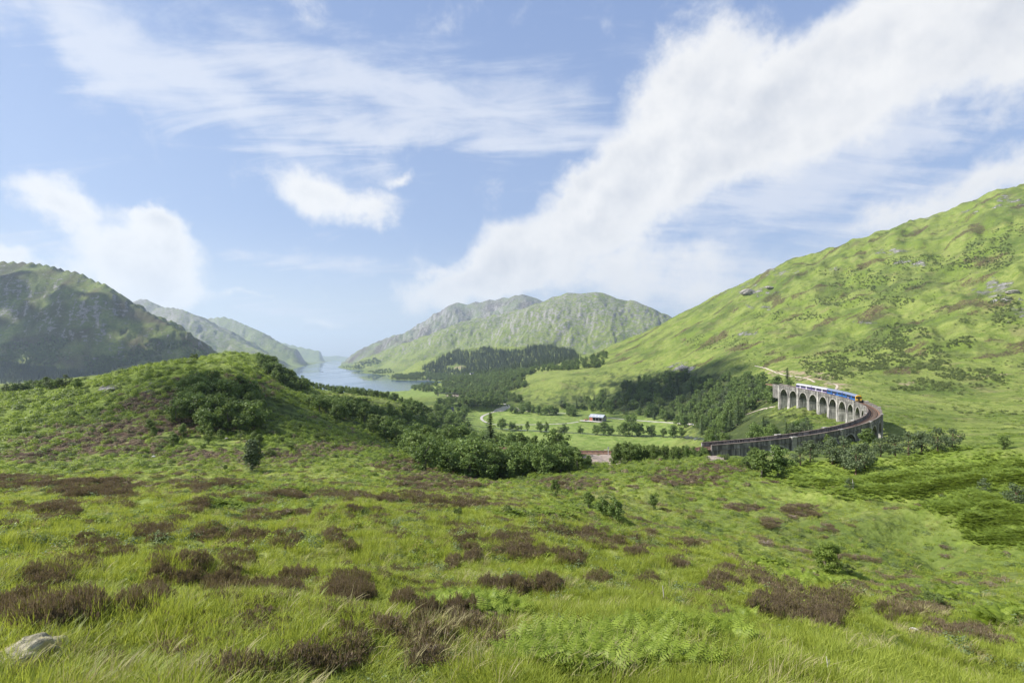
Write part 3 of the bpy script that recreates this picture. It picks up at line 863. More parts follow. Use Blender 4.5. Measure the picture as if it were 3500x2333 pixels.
cell = REG[:-1, :-1]
idx = np.arange(NR * NP).reshape(NR, NP)
quads = np.stack([idx[:-1, :-1], idx[:-1, 1:], idx[1:, 1:], idx[1:, :-1]], -1).reshape(-1, 4)
cellf = cell.ravel()
allv = np.stack([GX, GY, GZ], -1).reshape(-1, 3)
alln = NRM.reshape(-1, 3)
allA = cover.reshape(-1, 4)
allB = bare.reshape(-1, 4)

def terrain_object(name, verts, qs, nrm, A, B):
    used, inv = np.unique(qs, return_inverse=True)
    me = mesh_data(name, verts[used], inv.reshape(-1, 4), [MAT_GROUND], None, True)
    for nm, arr in (('cover', A), ('bare', B)):
        at = me.attributes.new(nm, 'FLOAT_COLOR', 'POINT')
        at.data.foreach_set('color', arr[used].ravel())
    me.normals_split_custom_set_from_vertices(nrm[used].astype(np.float32))
    return obj(name, me)

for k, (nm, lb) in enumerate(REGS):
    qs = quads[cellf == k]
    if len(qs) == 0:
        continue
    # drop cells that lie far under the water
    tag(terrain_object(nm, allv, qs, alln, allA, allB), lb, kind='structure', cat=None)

# the slope goes on behind and beside the viewpoint
ph2 = np.concatenate([np.linspace(PHI0 - 0.002, 2 * math.pi - PHI0 + 0.002, 90)])
lr2 = lrs[::6][lrs[::6] < math.log(2500)]
PH2, LR2 = np.meshgrid(ph2, lr2)
zl = np.interp(lr2, lrs, GZ[:, 0])
zr = np.interp(lr2, lrs, GZ[:, -1])
wgt = sstep(PHI0, 2 * math.pi - PHI0, PH2)
Z2 = zr[:, None] * (1 - wgt) + zl[:, None] * wgt
rise = np.sin(np.clip((PH2 - PHI0) / (2 * math.pi - 2 * PHI0), 0, 1) * math.pi)
Z2 = Z2 + rise * np.minimum(np.exp(LR2) * 0.22, 60)
V2 = np.stack([np.sin(PH2) * np.exp(LR2), np.cos(PH2) * np.exp(LR2), Z2], -1)
n2r, n2c = PH2.shape
id2 = np.arange(n2r * n2c).reshape(n2r, n2c)
q2 = np.stack([id2[:-1, :-1], id2[:-1, 1:], id2[1:, 1:], id2[1:, :-1]], -1).reshape(-1, 4)
nn2 = np.tile(np.array([0, 0, 1.0]), (n2r * n2c, 1))
A2 = np.tile(np.array([0.15, 0.1, 0, 0], np.float32), (n2r * n2c, 1))
B2 = np.tile(np.array([0.0, 0, 0, 0.5], np.float32), (n2r * n2c, 1))
me = mesh_data('ground', V2.reshape(-1, 3), q2, [MAT_GROUND], None, True)
for nm, arr in (('cover', A2), ('bare', B2)):
    me.attributes.new(nm, 'FLOAT_COLOR', 'POINT').data.foreach_set('color', arr.ravel())
tag(obj('ground', me), 'grassy slope round the viewpoint', kind='structure')
# small cap of ground right under the viewpoint
capn = 48
rc = math.exp(lrs[0])
angs = np.linspace(-math.pi, math.pi, capn, endpoint=False)
def rimz(a):
    if abs(a) <= PHI0:
        return float(np.interp(a, phis, GZ[0]))
    aa = a if a > 0 else a + 2 * math.pi
    return float(np.interp(aa, ph2, Z2[0]))
cv = [(math.sin(a) * (rc + 0.01), math.cos(a) * (rc + 0.01), rimz(a)) for a in angs] + [(0, 0, float(np.mean([rimz(a) for a in angs])))]
me = mesh_data('turf', cv, [(k, (k + 1) % capn, capn) for k in range(capn)][::1], [MAT_GROUND], None, True)
for nm, arr in (('cover', A2[:capn + 1]), ('bare', B2[:capn + 1])):
    me.attributes.new(nm, 'FLOAT_COLOR', 'POINT').data.foreach_set('color', arr.ravel())
tag(obj('turf', me), 'patch of turf under the viewpoint', kind='structure')

# ------------------------------------------------------------------ loch
def water_material():
    m, t, out = new_mat('loch_water')
    pos = t.new('ShaderNodeNewGeometry').outputs['Position']
    w1 = t.noise(t.mapping(pos, rot=(0, 0, 0.3), scale=(1, 0.35, 1)), 0.5, 4.0, 0.6)
    wind = t.ramp(t.noise(t.mapping(pos, rot=(0, 0, 0.2), scale=(1, 0.16, 1)), 0.004, 5.0, 0.55, 0.5), 0.4, 0.6)
    bp = t.new('ShaderNodeBump', {'Height': w1, 'Strength': t.math('MULTIPLY_ADD', wind, 0.10, 0.02), 'Distance': 0.15})
    bs = t.new('ShaderNodeBsdfPrincipled', {'Base Color': (0.03, 0.07, 0.12), 'Roughness': t.math('MULTIPLY_ADD', wind, 0.10, 0.03), 'IOR': 1.33, 'Normal': bp.outputs[0]})
    t.l.new(bs.outputs[0], out.inputs[0])
    return m
wm = water_material()
wy = np.array([1000, 1500, 2200, 3500, 6000, 10000, 15000, 17500.0])
wv = []
for y in wy:
    wv += [(-0.55 * y - 100, y, 0.0), (0.05 * y + 50, y, 0.0)]
wv = np.array(wv)
wq = np.array([(2 * i, 2 * i + 1, 2 * i + 3, 2 * i + 2) for i in range(len(wy) - 1)])
tag(obj('loch_water', mesh_data('loch_water', wv, wq, [wm])), 'calm pale blue loch winding away between the mountains', kind='structure')
# ------------------------------------------------------------------ foliage materials
def leaf_mat(name, lo, hi, trans=0.35, rough=0.55):
    m, t, out = new_mat(name)
    oi = t.new('ShaderNodeObjectInfo')
    isl = t.new('ShaderNodeNewGeometry').outputs['Random Per Island']
    f = t.math('ADD', t.math('MULTIPLY', isl, 0.6), t.math('MULTIPLY', oi.outputs['Random'], 0.4))
    c = t.mix(f, lo, hi)
    d = t.new('ShaderNodeBsdfPrincipled', {'Base Color': c, 'Roughness': rough, 'Specular IOR Level': 0.25})
    tr = t.new('ShaderNodeBsdfTranslucent', {'Color': t.mix(0.35, c, (hi[0] * 1.6, hi[1] * 1.5, hi[2]))})
    mx = t.new('ShaderNodeMixShader', {0: trans, 1: d.outputs[0], 2: tr.outputs[0]})
    t.l.new(mx.outputs[0], out.inputs[0])
    return m

M_BIRCH = leaf_mat('birch_leaves', (0.078, 0.122, 0.03), (0.175, 0.24, 0.06))
M_OAK = leaf_mat('broadleaf_leaves', (0.08, 0.13, 0.033), (0.18, 0.255, 0.066))
M_SPRUCE = leaf_mat('spruce_needles', (0.05, 0.08, 0.03), (0.115, 0.16, 0.06), 0.25)
M_PINE = leaf_mat('pine_needles', (0.065, 0.095, 0.042), (0.14, 0.18, 0.085), 0.25)
M_SCRUB = leaf_mat('scrub_leaves', (0.075, 0.11, 0.03), (0.15, 0.20, 0.055), 0.3)
M_WILLOW = leaf_mat('pale_willow_leaves', (0.10, 0.14, 0.055), (0.22, 0.27, 0.12), 0.3)
M_GRASS = leaf_mat('grass_blades', (0.13, 0.185, 0.020), (0.38, 0.43, 0.072), 0.45, 0.5)
M_DRY = leaf_mat('dead_grass', (0.22, 0.20, 0.09), (0.44, 0.40, 0.20), 0.3, 0.6)
M_FERN = leaf_mat('bracken_fronds', (0.12, 0.185, 0.018), (0.31, 0.39, 0.06), 0.45, 0.5)
M_FERND = leaf_mat('bracken_on_slope', (0.125, 0.19, 0.026), (0.29, 0.375, 0.065), 0.5, 0.5)
M_HEATH = leaf_mat('heather_sprigs', (0.095, 0.078, 0.052), (0.33, 0.255, 0.175), 0.3, 0.8)
M_HGREEN = leaf_mat('heather_green_tips', (0.12, 0.115, 0.035), (0.25, 0.22, 0.065), 0.3, 0.8)
M_HGREY = leaf_mat('heather_bare_stems', (0.16, 0.13, 0.11), (0.36, 0.30, 0.26), 0.05, 0.8)
M_BARK = simple_mat('bark', (0.16, 0.14, 0.12), 0.9, var=0.4, scale=14.0)
M_PBARK = simple_mat('pine_bark', (0.15, 0.095, 0.065), 0.9, var=0.4, scale=14.0)

class QM:
    """fast collector of leaf quads"""
    def __init__(s):
        s.v = []
        s.f = []
        s.m = []
        s.k = 0
    def quads(s, c, u, w, m=0):
        """c centre, u half-length vector, w half-width vector; arrays (n,3)"""
        n = len(c)
        v = np.stack([c - u - w * 0.6, c - u * 0.1 + w * 1.0 - u * 0.4, c + u + w * 0.25, c + u * 0.2 - w], 1).reshape(-1, 3)
        f = np.arange(n * 4).reshape(n, 4) + s.k
        s.v.append(v)
        s.f.append(f)
        s.m.append(np.full(n, m))
        s.k += n * 4
    def strip(s, P, W, m=0):
        """blade: P (n,k,3) points, W (n,k,3) half widths"""
        n, k, _ = P.shape
        v = np.stack([P - W, P + W], 2).reshape(n, k * 2, 3)
        base = (np.arange(n) * k * 2)[:, None] + s.k
        for i in range(k - 1):
            s.f.append(np.stack([base[:, 0] + 2 * i, base[:, 0] + 2 * i + 1, base[:, 0] + 2 * i + 3, base[:, 0] + 2 * i + 2], 1))
            s.m.append(np.full(n, m))
        s.v.append(v.reshape(-1, 3))
        s.k += n * k * 2
    def data(s, name, mats):
        return mesh_data(name, np.concatenate(s.v), np.concatenate(s.f), mats, np.concatenate(s.m))

def rdir(g, n):
    v = g.normal(size=(n, 3))
    return v / (np.linalg.norm(v, axis=1, keepdims=True) + 1e-9)

def perp(g, d):
    a = np.cross(d, rdir(g, len(d)))
    return a / (np.linalg.norm(a, axis=1, keepdims=True) + 1e-9)

def crown_quads(q, g, centers, radii, per, size, m=0, flat=0.0):
    for c, r in zip(centers, radii):
        n = int(per * (r / 0.12) ** 1.6) + 6
        d = rdir(g, n)
        d[:, 2] = d[:, 2] * 0.75 + 0.12
        p = np.array(c) + d * (r * g.uniform(0.55, 1.08, n))[:, None]
        nrm = d * 0.65 + rdir(g, n) * 0.6 + np.array([0, 0, 0.25])
        nrm /= np.linalg.norm(nrm, axis=1, keepdims=True)
        u = perp(g, nrm)
        w = np.cross(nrm, u)
        s = (size * g.uniform(0.55, 1.35, n))[:, None]
        q.quads(p, u * s, w * s * 0.62, m)

def tree_broad(seed, kind):
    g = np.random.default_rng(seed)
    shape = {'birch': (0.24, 0.45, 0.51), 'round': (0.35, 0.46, 0.47), 'oak': (0.42, 0.42, 0.50), 'column': (0.20, 0.47, 0.48), 'bush': (0.45, 0.46, 0.42), 'lean': (0.31, 0.42, 0.52), 'pine': (0.31, 0.44, 0.50)}[kind]
    rx, rz, cz = shape
    nb = {'column': 70, 'bush': 32, 'pine': 30}.get(kind, 40)
    cs, rs = [], []
    lobes = [(g.uniform(-0.5, 0.5) * rx, g.uniform(-0.5, 0.5) * rx, cz + g.uniform(-0.45, 0.5) * rz) for _ in range(4)]
    for i in range(nb):
        d = rdir(g, 1)[0]
        t = g.uniform(0.25, 1.0) ** 0.6
        p = np.array([d[0] * rx * t, d[1] * rx * t, cz + d[2] * rz * t])
        if kind in ('birch', 'pine'):
            k = 1.15 - 0.75 * max(0, (p[2] - cz) / rz)
            p[0] *= k; p[1] *= k
        if i % 3 == 0 and kind in ('oak', 'round', 'lean'):
            p = 0.6 * p + 0.4 * np.array(lobes[i % 4])
        if kind == 'lean':
            p[0] += 0.22 * (p[2] - 0.3)
        cs.append(p)
        rs.append(g.uniform(0.075, 0.15) * (0.8 if kind in ('birch', 'column') else 1.0))
    q = QM()
    crown_quads(q, g, cs, rs, 52, 0.030 if kind != 'pine' else 0.024)
    crown = q
    mb = MB()
    hgt = cz + rz * 0.35
    lean = 0.18 if kind == 'lean' else g.uniform(-0.05, 0.05)
    pts = [(lean * z * z + g.uniform(-0.008, 0.008), g.uniform(-0.008, 0.008), z) for z in np.linspace(-0.03, hgt, 6)]
    mb.tube(pts, [0.022 * (1 - 0.85 * i / 5) + 0.003 for i in range(6)], 6)
    for i in range(9):
        c = cs[int(g.integers(0, len(cs)))]
        b = np.array(pts[int(g.integers(2, 5))])
        mid = (b + c) / 2 + np.array([0, 0, -0.02])
        mb.tube([b, mid, c], [0.009, 0.006, 0.002], 4, cap=False)
    return crown, mb

def tree_spruce(seed):
    g = np.random.default_rng(seed)
    q = QM()
    P, U, W = [], [], []
    for lv in np.linspace(0.08, 0.985, 24):
        L = (0.205 * (1 - lv) ** 0.85 + 0.012) * g.uniform(0.8, 1.15)
        nb = int(11 - 5 * lv)
        for k in range(nb):
            a = 2 * math.pi * (k + g.uniform(-0.3, 0.3)) / nb + lv * 40
            l = L * g.uniform(0.7, 1.15)
            for j in range(5):
                t = (j + 0.6) / 5
                P.append((math.cos(a) * l * t, math.sin(a) * l * t, lv - l * t * 0.34 + 0.05 * t * t * l + g.uniform(-0.006, 0.006)))
                U.append((math.cos(a + g.uniform(-0.6, 0.6)) * 0.030, math.sin(a + g.uniform(-0.6, 0.6)) * 0.030, -0.010))
                W.append((-math.sin(a) * 0.022 * (1.2 - t * 0.6), math.cos(a) * 0.022 * (1.2 - t * 0.6), g.uniform(-0.012, 0.004)))
    q.quads(np.array(P), np.array(U), np.array(W))
    mb = MB()
    mb.tube([(0, 0, -0.03), (0, 0, 0.4), (0, 0, 0.98)], [0.017, 0.010, 0.002], 6)
    return q, mb

KINDS = {}
def add_kind(key, builder, seeds, leafm, barkm):
    L = []
    for sd_ in seeds:
        q, mb = builder(sd_)
        cm = q.data(key + '_crown', [leafm])
        tm = mb.data(key + '_trunk', [barkm])
        v = np.concatenate([np.concatenate(q.v), np.array(mb.v)])
        # whole tree in one mesh for far ones
        faces = [tuple(f) for f in np.concatenate(q.f)] + [tuple(i + q.k for i in f) for f in mb.f]
        wm_ = mesh_data(key + '_tree', v, faces, [leafm, barkm], [0] * sum(len(x) for x in q.f) + [1] * len(mb.f))
        L.append((cm, tm, wm_))
    KINDS[key] = L
add_kind('birch', lambda s: tree_broad(s, 'birch'), (1, 2, 3), M_BIRCH, M_BARK)
add_kind('round', lambda s: tree_broad(s, 'round'), (4, 5, 6), M_OAK, M_BARK)
add_kind('oak', lambda s: tree_broad(s, 'oak'), (7, 8), M_OAK, M_BARK)
add_kind('lean', lambda s: tree_broad(s, 'lean'), (9, 10), M_BIRCH, M_BARK)
add_kind('column', lambda s: tree_broad(s, 'column'), (11, 12), M_PINE, M_BARK)
add_kind('bush', lambda s: tree_broad(s, 'bush'), (13, 14, 15), M_SCRUB, M_BARK)
add_kind('pine', lambda s: tree_broad(s, 'pine'), (16, 17, 18), M_PINE, M_PBARK)
add_kind('spruce', tree_spruce, (21, 22), M_SPRUCE, M_PBARK)

TREE_NAMES = {'birch': 'birch_tree', 'round': 'broadleaf_tree', 'oak': 'spreading_tree', 'lean': 'leaning_birch', 'column': 'columnar_tree', 'bush': 'shrub', 'pine': 'pine_tree', 'spruce': 'spruce_tree'}
TREE_CAT = {'bush': 'shrub'}
TREE_COUNT = 0
def tree(kind, x, y, h, label, group=None, wide=1.0, rz=None, z=None, parts=True, var=None):
    global TREE_COUNT
    TREE_COUNT += 1
    L = KINDS[kind]
    cm, tm, wm_ = L[(int(rng.integers(0, 99)) if var is None else var) % len(L)]
    zz = float(gz(x, y)) if z is None else z
    rz = float(rng.uniform(0, 6.28)) if rz is None else rz
    sc_ = (h * wide, h * wide, h)
    nm = TREE_NAMES[kind]
    if parts:
        r_ = empty(nm, (x, y, zz), rz, sc_)
        obj('trunk', tm, r_)
        obj('crown', cm, r_)
    else:
        r_ = obj(nm, wm_, None, (x, y, zz), rz)
        r_.scale = sc_
    tag(r_, label, TREE_CAT.get(kind, 'tree'), group)
    return r_

# ------------------------------------------------------------------ scattering of what nobody could count
LIB = {}
def lib_collection(name, meshes):
    c = bpy.data.collections.new(name)
    for i, me_ in enumerate(meshes):
        o = bpy.data.objects.new('%s_%02d' % (name, i), me_)
        c.objects.link(o)
    return c

def scatter(name, coll, P, rot, scl, idx, label, mat=None):
    P = np.asarray(P, np.float32)
    n = len(P)
    me_ = bpy.data.meshes.new(name)
    me_.vertices.add(n)
    me_.vertices.foreach_set('co', P.ravel())
    a = me_.attributes.new('turn', 'FLOAT_VECTOR', 'POINT')
    a.data.foreach_set('vector', np.asarray(rot, np.float32).ravel())
    a = me_.attributes.new('size', 'FLOAT_VECTOR', 'POINT')
    s3 = np.asarray(scl, np.float32)
    if s3.ndim == 1:
        s3 = np.repeat(s3[:, None], 3, 1)
    a.data.foreach_set('vector', s3.ravel())
    a = me_.attributes.new('pick', 'INT', 'POINT')
    a.data.foreach_set('value', np.asarray(idx, np.int32))
    o = obj(name, me_)
    ng = bpy.data.node_groups.new(name, 'GeometryNodeTree')
    ng.interface.new_socket('Geometry', in_out='INPUT', socket_type='NodeSocketGeometry')
    ng.interface.new_socket('Geometry', in_out='OUTPUT', socket_type='NodeSocketGeometry')
    t = NT(ng)
    gi_ = t.new('NodeGroupInput')
    go = t.new('NodeGroupOutput')
    ci = t.new('GeometryNodeCollectionInfo', {'Collection': coll, 'Separate Children': True, 'Reset Children': True})
    na = t.new('GeometryNodeInputNamedAttribute', {'Name': 'turn'}, data_type='FLOAT_VECTOR')
    ns = t.new('GeometryNodeInputNamedAttribute', {'Name': 'size'}, data_type='FLOAT_VECTOR')
    nk = t.new('GeometryNodeInputNamedAttribute', {'Name': 'pick'}, data_type='INT')
    er = t.new('FunctionNodeEulerToRotation', {0: na.outputs[0]})
    ip = t.new('GeometryNodeInstanceOnPoints', {'Points': gi_.outputs[0], 'Instance': ci.outputs[0], 'Pick Instance': True, 'Instance Index': nk.outputs[0], 'Rotation': er.outputs[0], 'Scale': ns.outputs[0]})
    t.l.new(ip.outputs[0], go.inputs[0])
    md = o.modifiers.new('scatter', 'NODES')
    md.node_group = ng
    tag(o, label, kind='stuff')
    return o

# grass tufts
def grass_tuft(seed, nb=30, L=0.34, spread=0.14, width=0.0042, leanx=0.35, mat=M_GRASS, seg=4):
    g = np.random.default_rng(seed)
    q = QM()
    a = g.uniform(0, 6.28, nb)
    r = spread * np.sqrt(g.uniform(0, 1, nb))
    b = np.stack([np.cos(a) * r, np.sin(a) * r, np.zeros(nb) - 0.02], 1)
    l = L * g.uniform(0.45, 1.2, nb)
    ld = np.stack([np.cos(a) * 0.35 + leanx + g.normal(0, 0.25, nb), np.sin(a) * 0.35 + g.normal(0, 0.25, nb), np.zeros(nb)], 1)
    ts = np.linspace(0, 1, seg)
    P = np.stack([b + np.array([0, 0, 1.0]) * (l * (t - 0.25 * t * t * np.clip(np.linalg.norm(ld, axis=1), 0, 1.2)))[:, None] + ld * (l * t * t * 0.75)[:, None] for t in ts], 1)
    side = np.stack([-np.sin(a), np.cos(a), np.zeros(nb)], 1)
    W = np.stack([side * (width * g.uniform(0.7, 1.3, nb) * (1 - t) ** 0.7 + 0.0006)[:, None] for t in ts], 1)
    q.strip(P, W)
    return q.data('grass_tuft', [mat])

# heather clump: a dome of brown sprigs over grey stems
def heather(seed, n=680, green=0.2, grey=0.12, sprig=0.020):
    g = np.random.default_rng(seed)
    q = QM()
    d = rdir(g, n)
    d[:, 2] = np.abs(d[:, 2]) * 0.8 + 0.15
    d /= np.linalg.norm(d, axis=1, keepdims=True)
    lump = 1 + 0.34 * np.sin(d[:, 0] * 4.3 + seed) * np.cos(d[:, 1] * 5.1 + seed * 2) + 0.15 * np.sin(d[:, 0] * 11 + d[:, 1] * 9 + seed)
    p = d * np.array([0.5, 0.5, 0.36]) * (g.uniform(0.55, 1.0, n) ** 0.5 * lump)[:, None]
    up = d * 0.6 + np.array([0.12, 0, 0.8]) + g.normal(0, 0.32, (n, 3))
    up /= np.linalg.norm(up, axis=1, keepdims=True)
    tot = np.stack([p - up * 0.03, p + up * 0.02, p + up * 0.055 * g.uniform(0.5, 1.5, n)[:, None]], 1)
    for kk in range(2):
        sd_ = perp(g, up)
        mi = (g.uniform(0, 1, n) < green).astype(int)
        W = np.stack([sd_ * 0.005, sd_ * 0.0095, sd_ * 0.002], 1) * g.uniform(0.7, 1.3, n)[:, None, None]
        for mm in (0, 1):
            w = mi == mm
            q.strip(tot[w], W[w], mm)
        # small leaves along the sprig
        c = tot[:, 1] + g.normal(0, 0.012, (n, 3))
        q.quads(c, perp(g, up) * sprig * 0.5, up * sprig * 0.35, 0)
    ns = int(n * grey)
    e = p[:ns] * 0.85
    b = e * np.array([0.25, 0.25, 0.0])
    P = np.stack([b, (b + e) / 2 + np.array([0, 0, 0.03]), e], 1)
    W = np.tile(np.array([0.004, 0.003, 0]), (ns, 3, 1))
    q.strip(P, W, 2)
    return q.data('heather_clump', [M_HEATH, M_HGREEN, M_HGREY])

# bracken: arching fronds with paired leaflets
def fern(seed, fronds=7, mat=M_FERN, L=0.75, pairs=11, lean=0.0):
    g = np.random.default_rng(seed)
    q = QM()
    for k in range(fronds):
        a = 2 * math.pi * k / fronds + g.uniform(-0.5, 0.5)
        l = L * g.uniform(0.7, 1.15)
        hd = np.array([math.cos(a) + lean, math.sin(a), 0])
        hd /= np.linalg.norm(hd)
        sd_ = np.array([-hd[1], hd[0], 0])
        tilt = g.uniform(0.5, 0.95)
        def pt(t):
            return hd * l * (t * 0.35 + 0.45 * t * t) * tilt * 1.5 + np.array([0, 0, l * (0.95 * t - 0.52 * t * t)])
        ts = np.linspace(0, 1, 5)
        P = np.array([[pt(t) for t in ts]])
        q.strip(P, np.array([[sd_ * 0.004 for t in ts]]))
        for t in np.linspace(0.28, 0.98, pairs):
            c = pt(t)
            tg = pt(min(t + 0.02, 1)) - pt(t - 0.02)
            tg /= np.linalg.norm(tg)
            pl = l * 0.30 * (1 - (t - 0.28) / 0.72) ** 0.8 + 0.015
            for s_ in (-1, 1):
                o_ = sd_ * s_ * 0.92 + tg * 0.35 + np.array([0, 0, -0.12 + g.uniform(-0.1, 0.1)])
                o_ /= np.linalg.norm(o_)
                pp = np.array([[c, c + o_ * pl * 0.5, c + o_ * pl + np.array([0, 0, -0.05 * pl])]])
                ww = np.array([[tg * pl * 0.10, tg * pl * 0.17, tg * 0.002]])
                q.strip(pp, ww)
    return q.data('bracken_plant', [mat])

def shrublet(seed, n=260, mat=M_WILLOW, size=0.03):
    g = np.random.default_rng(seed)
    q = QM()
    cs = [(g.uniform(-0.35, 0.35), g.uniform(-0.35, 0.35), g.uniform(0.12, 0.42)) for _ in range(9)]
    for c in cs:
        d = rdir(g, n // 9)
        p = np.array(c) + d * g.uniform(0.05, 0.19, (len(d), 1))
        nrm = d + rdir(g, len(d)) * 0.6 + np.array([0, 0, 0.4])
        nrm /= np.linalg.norm(nrm, axis=1, keepdims=True)
        u = perp(g, nrm)
        q.quads(p, u * size, np.cross(nrm, u) * size * 0.6)
    st = np.array(cs)
    P = np.stack([st * np.array([0.1, 0.1, 0]), st * 0.5, st], 1)
    q.strip(P, np.tile(np.array([0.006, 0.004, 0]), (len(st), 3, 1)), 1)
    return q.data('willow_shrub', [mat, M_BARK])

def clump(seed, n=90, mat=M_FERND, size=0.055, flat=0.5):
    """low leafy hummock for slopes too far off to tell a frond"""
    g = np.random.default_rng(seed)
    q = QM()
    d = rdir(g, n)
    d[:, 2] = np.abs(d[:, 2])
    p = d * np.array([0.5, 0.5, flat]) * g.uniform(0.6, 1.0, (n, 1))
    nrm = d + rdir(g, n) * 0.5 + np.array([0, 0, 0.5])
    nrm /= np.linalg.norm(nrm, axis=1, keepdims=True)
    u = perp(g, nrm)
    s_ = size * g.uniform(0.6, 1.5, (n, 1))
    q.quads(p, u * s_ * 1.6, np.cross(nrm, u) * s_ * 0.6)
    return q.data('hummock', [mat])

C_GRASS = lib_collection('grass_source', [grass_tuft(100 + i, L=0.16 if i < 3 else 0.11, nb=34, spread=0.12, width=0.0032) for i in range(5)])
C_DRY = lib_collection('dry_source', [grass_tuft(120 + i, nb=22, L=0.30, mat=M_DRY, leanx=0.6) for i in range(2)])
HEATH_MESH = [heather(140 + i, green=gq, grey=yq) for i, (gq, yq) in enumerate([(0.2, 0.15), (0.35, 0.1), (0.15, 0.5), (0.5, 0.15), (0.25, 0.3)])]
C_HEATH = lib_collection('heather_source', HEATH_MESH)
C_FERN = lib_collection('fern_source', [fern(160 + i, lean=0.25) for i in range(4)])
C_FERND = lib_collection('slope_fern_source', [fern(170 + i, fronds=9, mat=M_FERND, pairs=8, L=0.8) for i in range(3)])
WILLOW_MESH = [shrublet(180 + i) for i in range(2)]
C_CLUMP = lib_collection('hummock_source', [clump(190 + i) for i in range(3)] + [clump(195, mat=M_SCRUB), clump(196, mat=M_HEATH, flat=0.4), clump(197, mat=M_HEATH, flat=0.35)])
M_HILLB = leaf_mat('hill_scrub_leaves', (0.12, 0.16, 0.05), (0.24, 0.295, 0.10), 0.4)
def recolour(me_):
    m2 = me_.copy()
    m2.materials[0] = M_HILLB
    return m2
C_HILLB = lib_collection('hill_bush_source', [recolour(k[2]) for k in KINDS['bush']] + [recolour(k[2]) for k in KINDS['birch'][:2]])
def herb(seed, mat):
    g = np.random.default_rng(seed)
    q = QM()
    n = 70
    d = rdir(g, n)
    d[:, 2] = np.abs(d[:, 2])
    p = d * np.array([0.5, 0.5, 0.42]) * g.uniform(0.3, 1.0, (n, 1)) ** 0.6
    nrm = d + rdir(g, n) * 0.7 + np.array([0, 0, 0.5])
    nrm /= np.linalg.norm(nrm, axis=1, keepdims=True)
    u = perp(g, nrm)
    q.quads(p, u * 0.06, np.cross(nrm, u) * 0.035)
    return q.data('herb', [mat])
C_HERB = lib_collection('herb_source', [herb(401, M_SCRUB), herb(402, M_WILLOW), herb(403, M_FERN), herb(404, M_HGREEN)])
C_WOOD = lib_collection('far_wood_source', [k[2] for k in KINDS['round'][:2]] + [k[2] for k in KINDS['birch'][:1]] + [k[2] for k in KINDS['bush'][:1]])
C_CONIF = lib_collection('far_conifer_source', [k[2] for k in KINDS['spruce']])

def polar_points(n, r0, r1, pow_=1.0, phi=1.04):
    n = int(n * phi / 0.86)
    u = rng.uniform(0, 1, n)
    lr_ = math.log(r0) + (math.log(r1) - math.log(r0)) * u
    r = np.exp(lr_)
    ph = rng.uniform(-phi, phi, n)
    return np.sin(ph) * r, np.cos(ph) * r, r

# what grows at a point: sample the cover grid
def cov(x, y):
    return bil(cover[..., 0], x, y), bil(cover[..., 1], x, y)

# ------------------------------------------------------------------ grass of the foreground
x, y, r = polar_points(86000, 1.5, 115)
hq, bq = cov(x, y)
keep = rng.uniform(0, 1, len(x)) < np.clip(1.05 - 0.2 * hq - 0.55 * bq, 0.12, 1)
x, y, r = x[keep], y[keep], r[keep]
z = gz(x, y)
big = np.clip((r / 14.0) ** 0.55, 0.8, 3.2)
pat = fbm(x / 5, y / 5, 3, 44)
tus = fbm(x / 0.9, y / 0.9, 2, 46)
sc3 = np.stack([big, big, np.clip(big, 0.8, 1.35) * np.clip(0.95 + 0.6 * pat + 0.7 * tus, 0.35, 2.0)], 1) * rng.uniform(0.7, 1.3, (len(x), 1))
rot = np.stack([rng.normal(0, 0.1, len(x)), rng.normal(0, 0.1, len(x)), np.where(rng.uniform(0, 1, len(x)) < 0.4, rng.uniform(-3.1, 3.1, len(x)), rng.normal(0, 0.8, len(x)) + pat * 2.5)], 1)
scatter('grass', C_GRASS, np.stack([x, y, z], 1), rot, sc3, rng.integers(0, 5, len(x)), 'long green moor grass leaning in the wind')
x, y, r = polar_points(12000, 2.0, 80)
keep = fbm(x / 1.7, y / 1.7, 3, 47) > rng.uniform(-0.2, 0.9, len(x))
x, y, r = x[keep], y[keep], r[keep]
big = np.clip((r / 14.0) ** 0.5, 0.8, 2.5)
scatter('dead_grass', C_DRY, np.stack([x, y, gz(x, y)], 1), np.stack([np.zeros(len(x)), np.zeros(len(x)), rng.normal(0, 0.8, len(x))], 1), big * rng.uniform(0.4, 0.95, len(x)), rng.integers(0, 2, len(x)), 'pale dead grass among the green moor grass')

x, y, r = polar_points(28000, 1.6, 90)
keep = fbm(x / 3.2, y / 3.2, 4, 83) > rng.uniform(-0.15, 0.75, len(x))
x, y, r = x[keep], y[keep], r[keep]
s_ = np.clip(r * 0.022, 0.10, 0.9) * rng.uniform(0.6, 1.5, len(x))
pk = np.clip(np.round(1.5 + 2.2 * fbm(x / 5, y / 5, 2, 85) + rng.normal(0, 0.8, len(x))), 0, 3)
scatter('low_herbs', C_HERB, np.stack([x, y, gz(x, y)], 1), np.stack([np.zeros(len(x)), np.zeros(len(x)), rng.uniform(0, 6.28, len(x))], 1), np.stack([s_, s_, np.minimum(s_ * 1.2, 0.55)], 1), pk, 'low bilberry and bog myrtle among the grass')

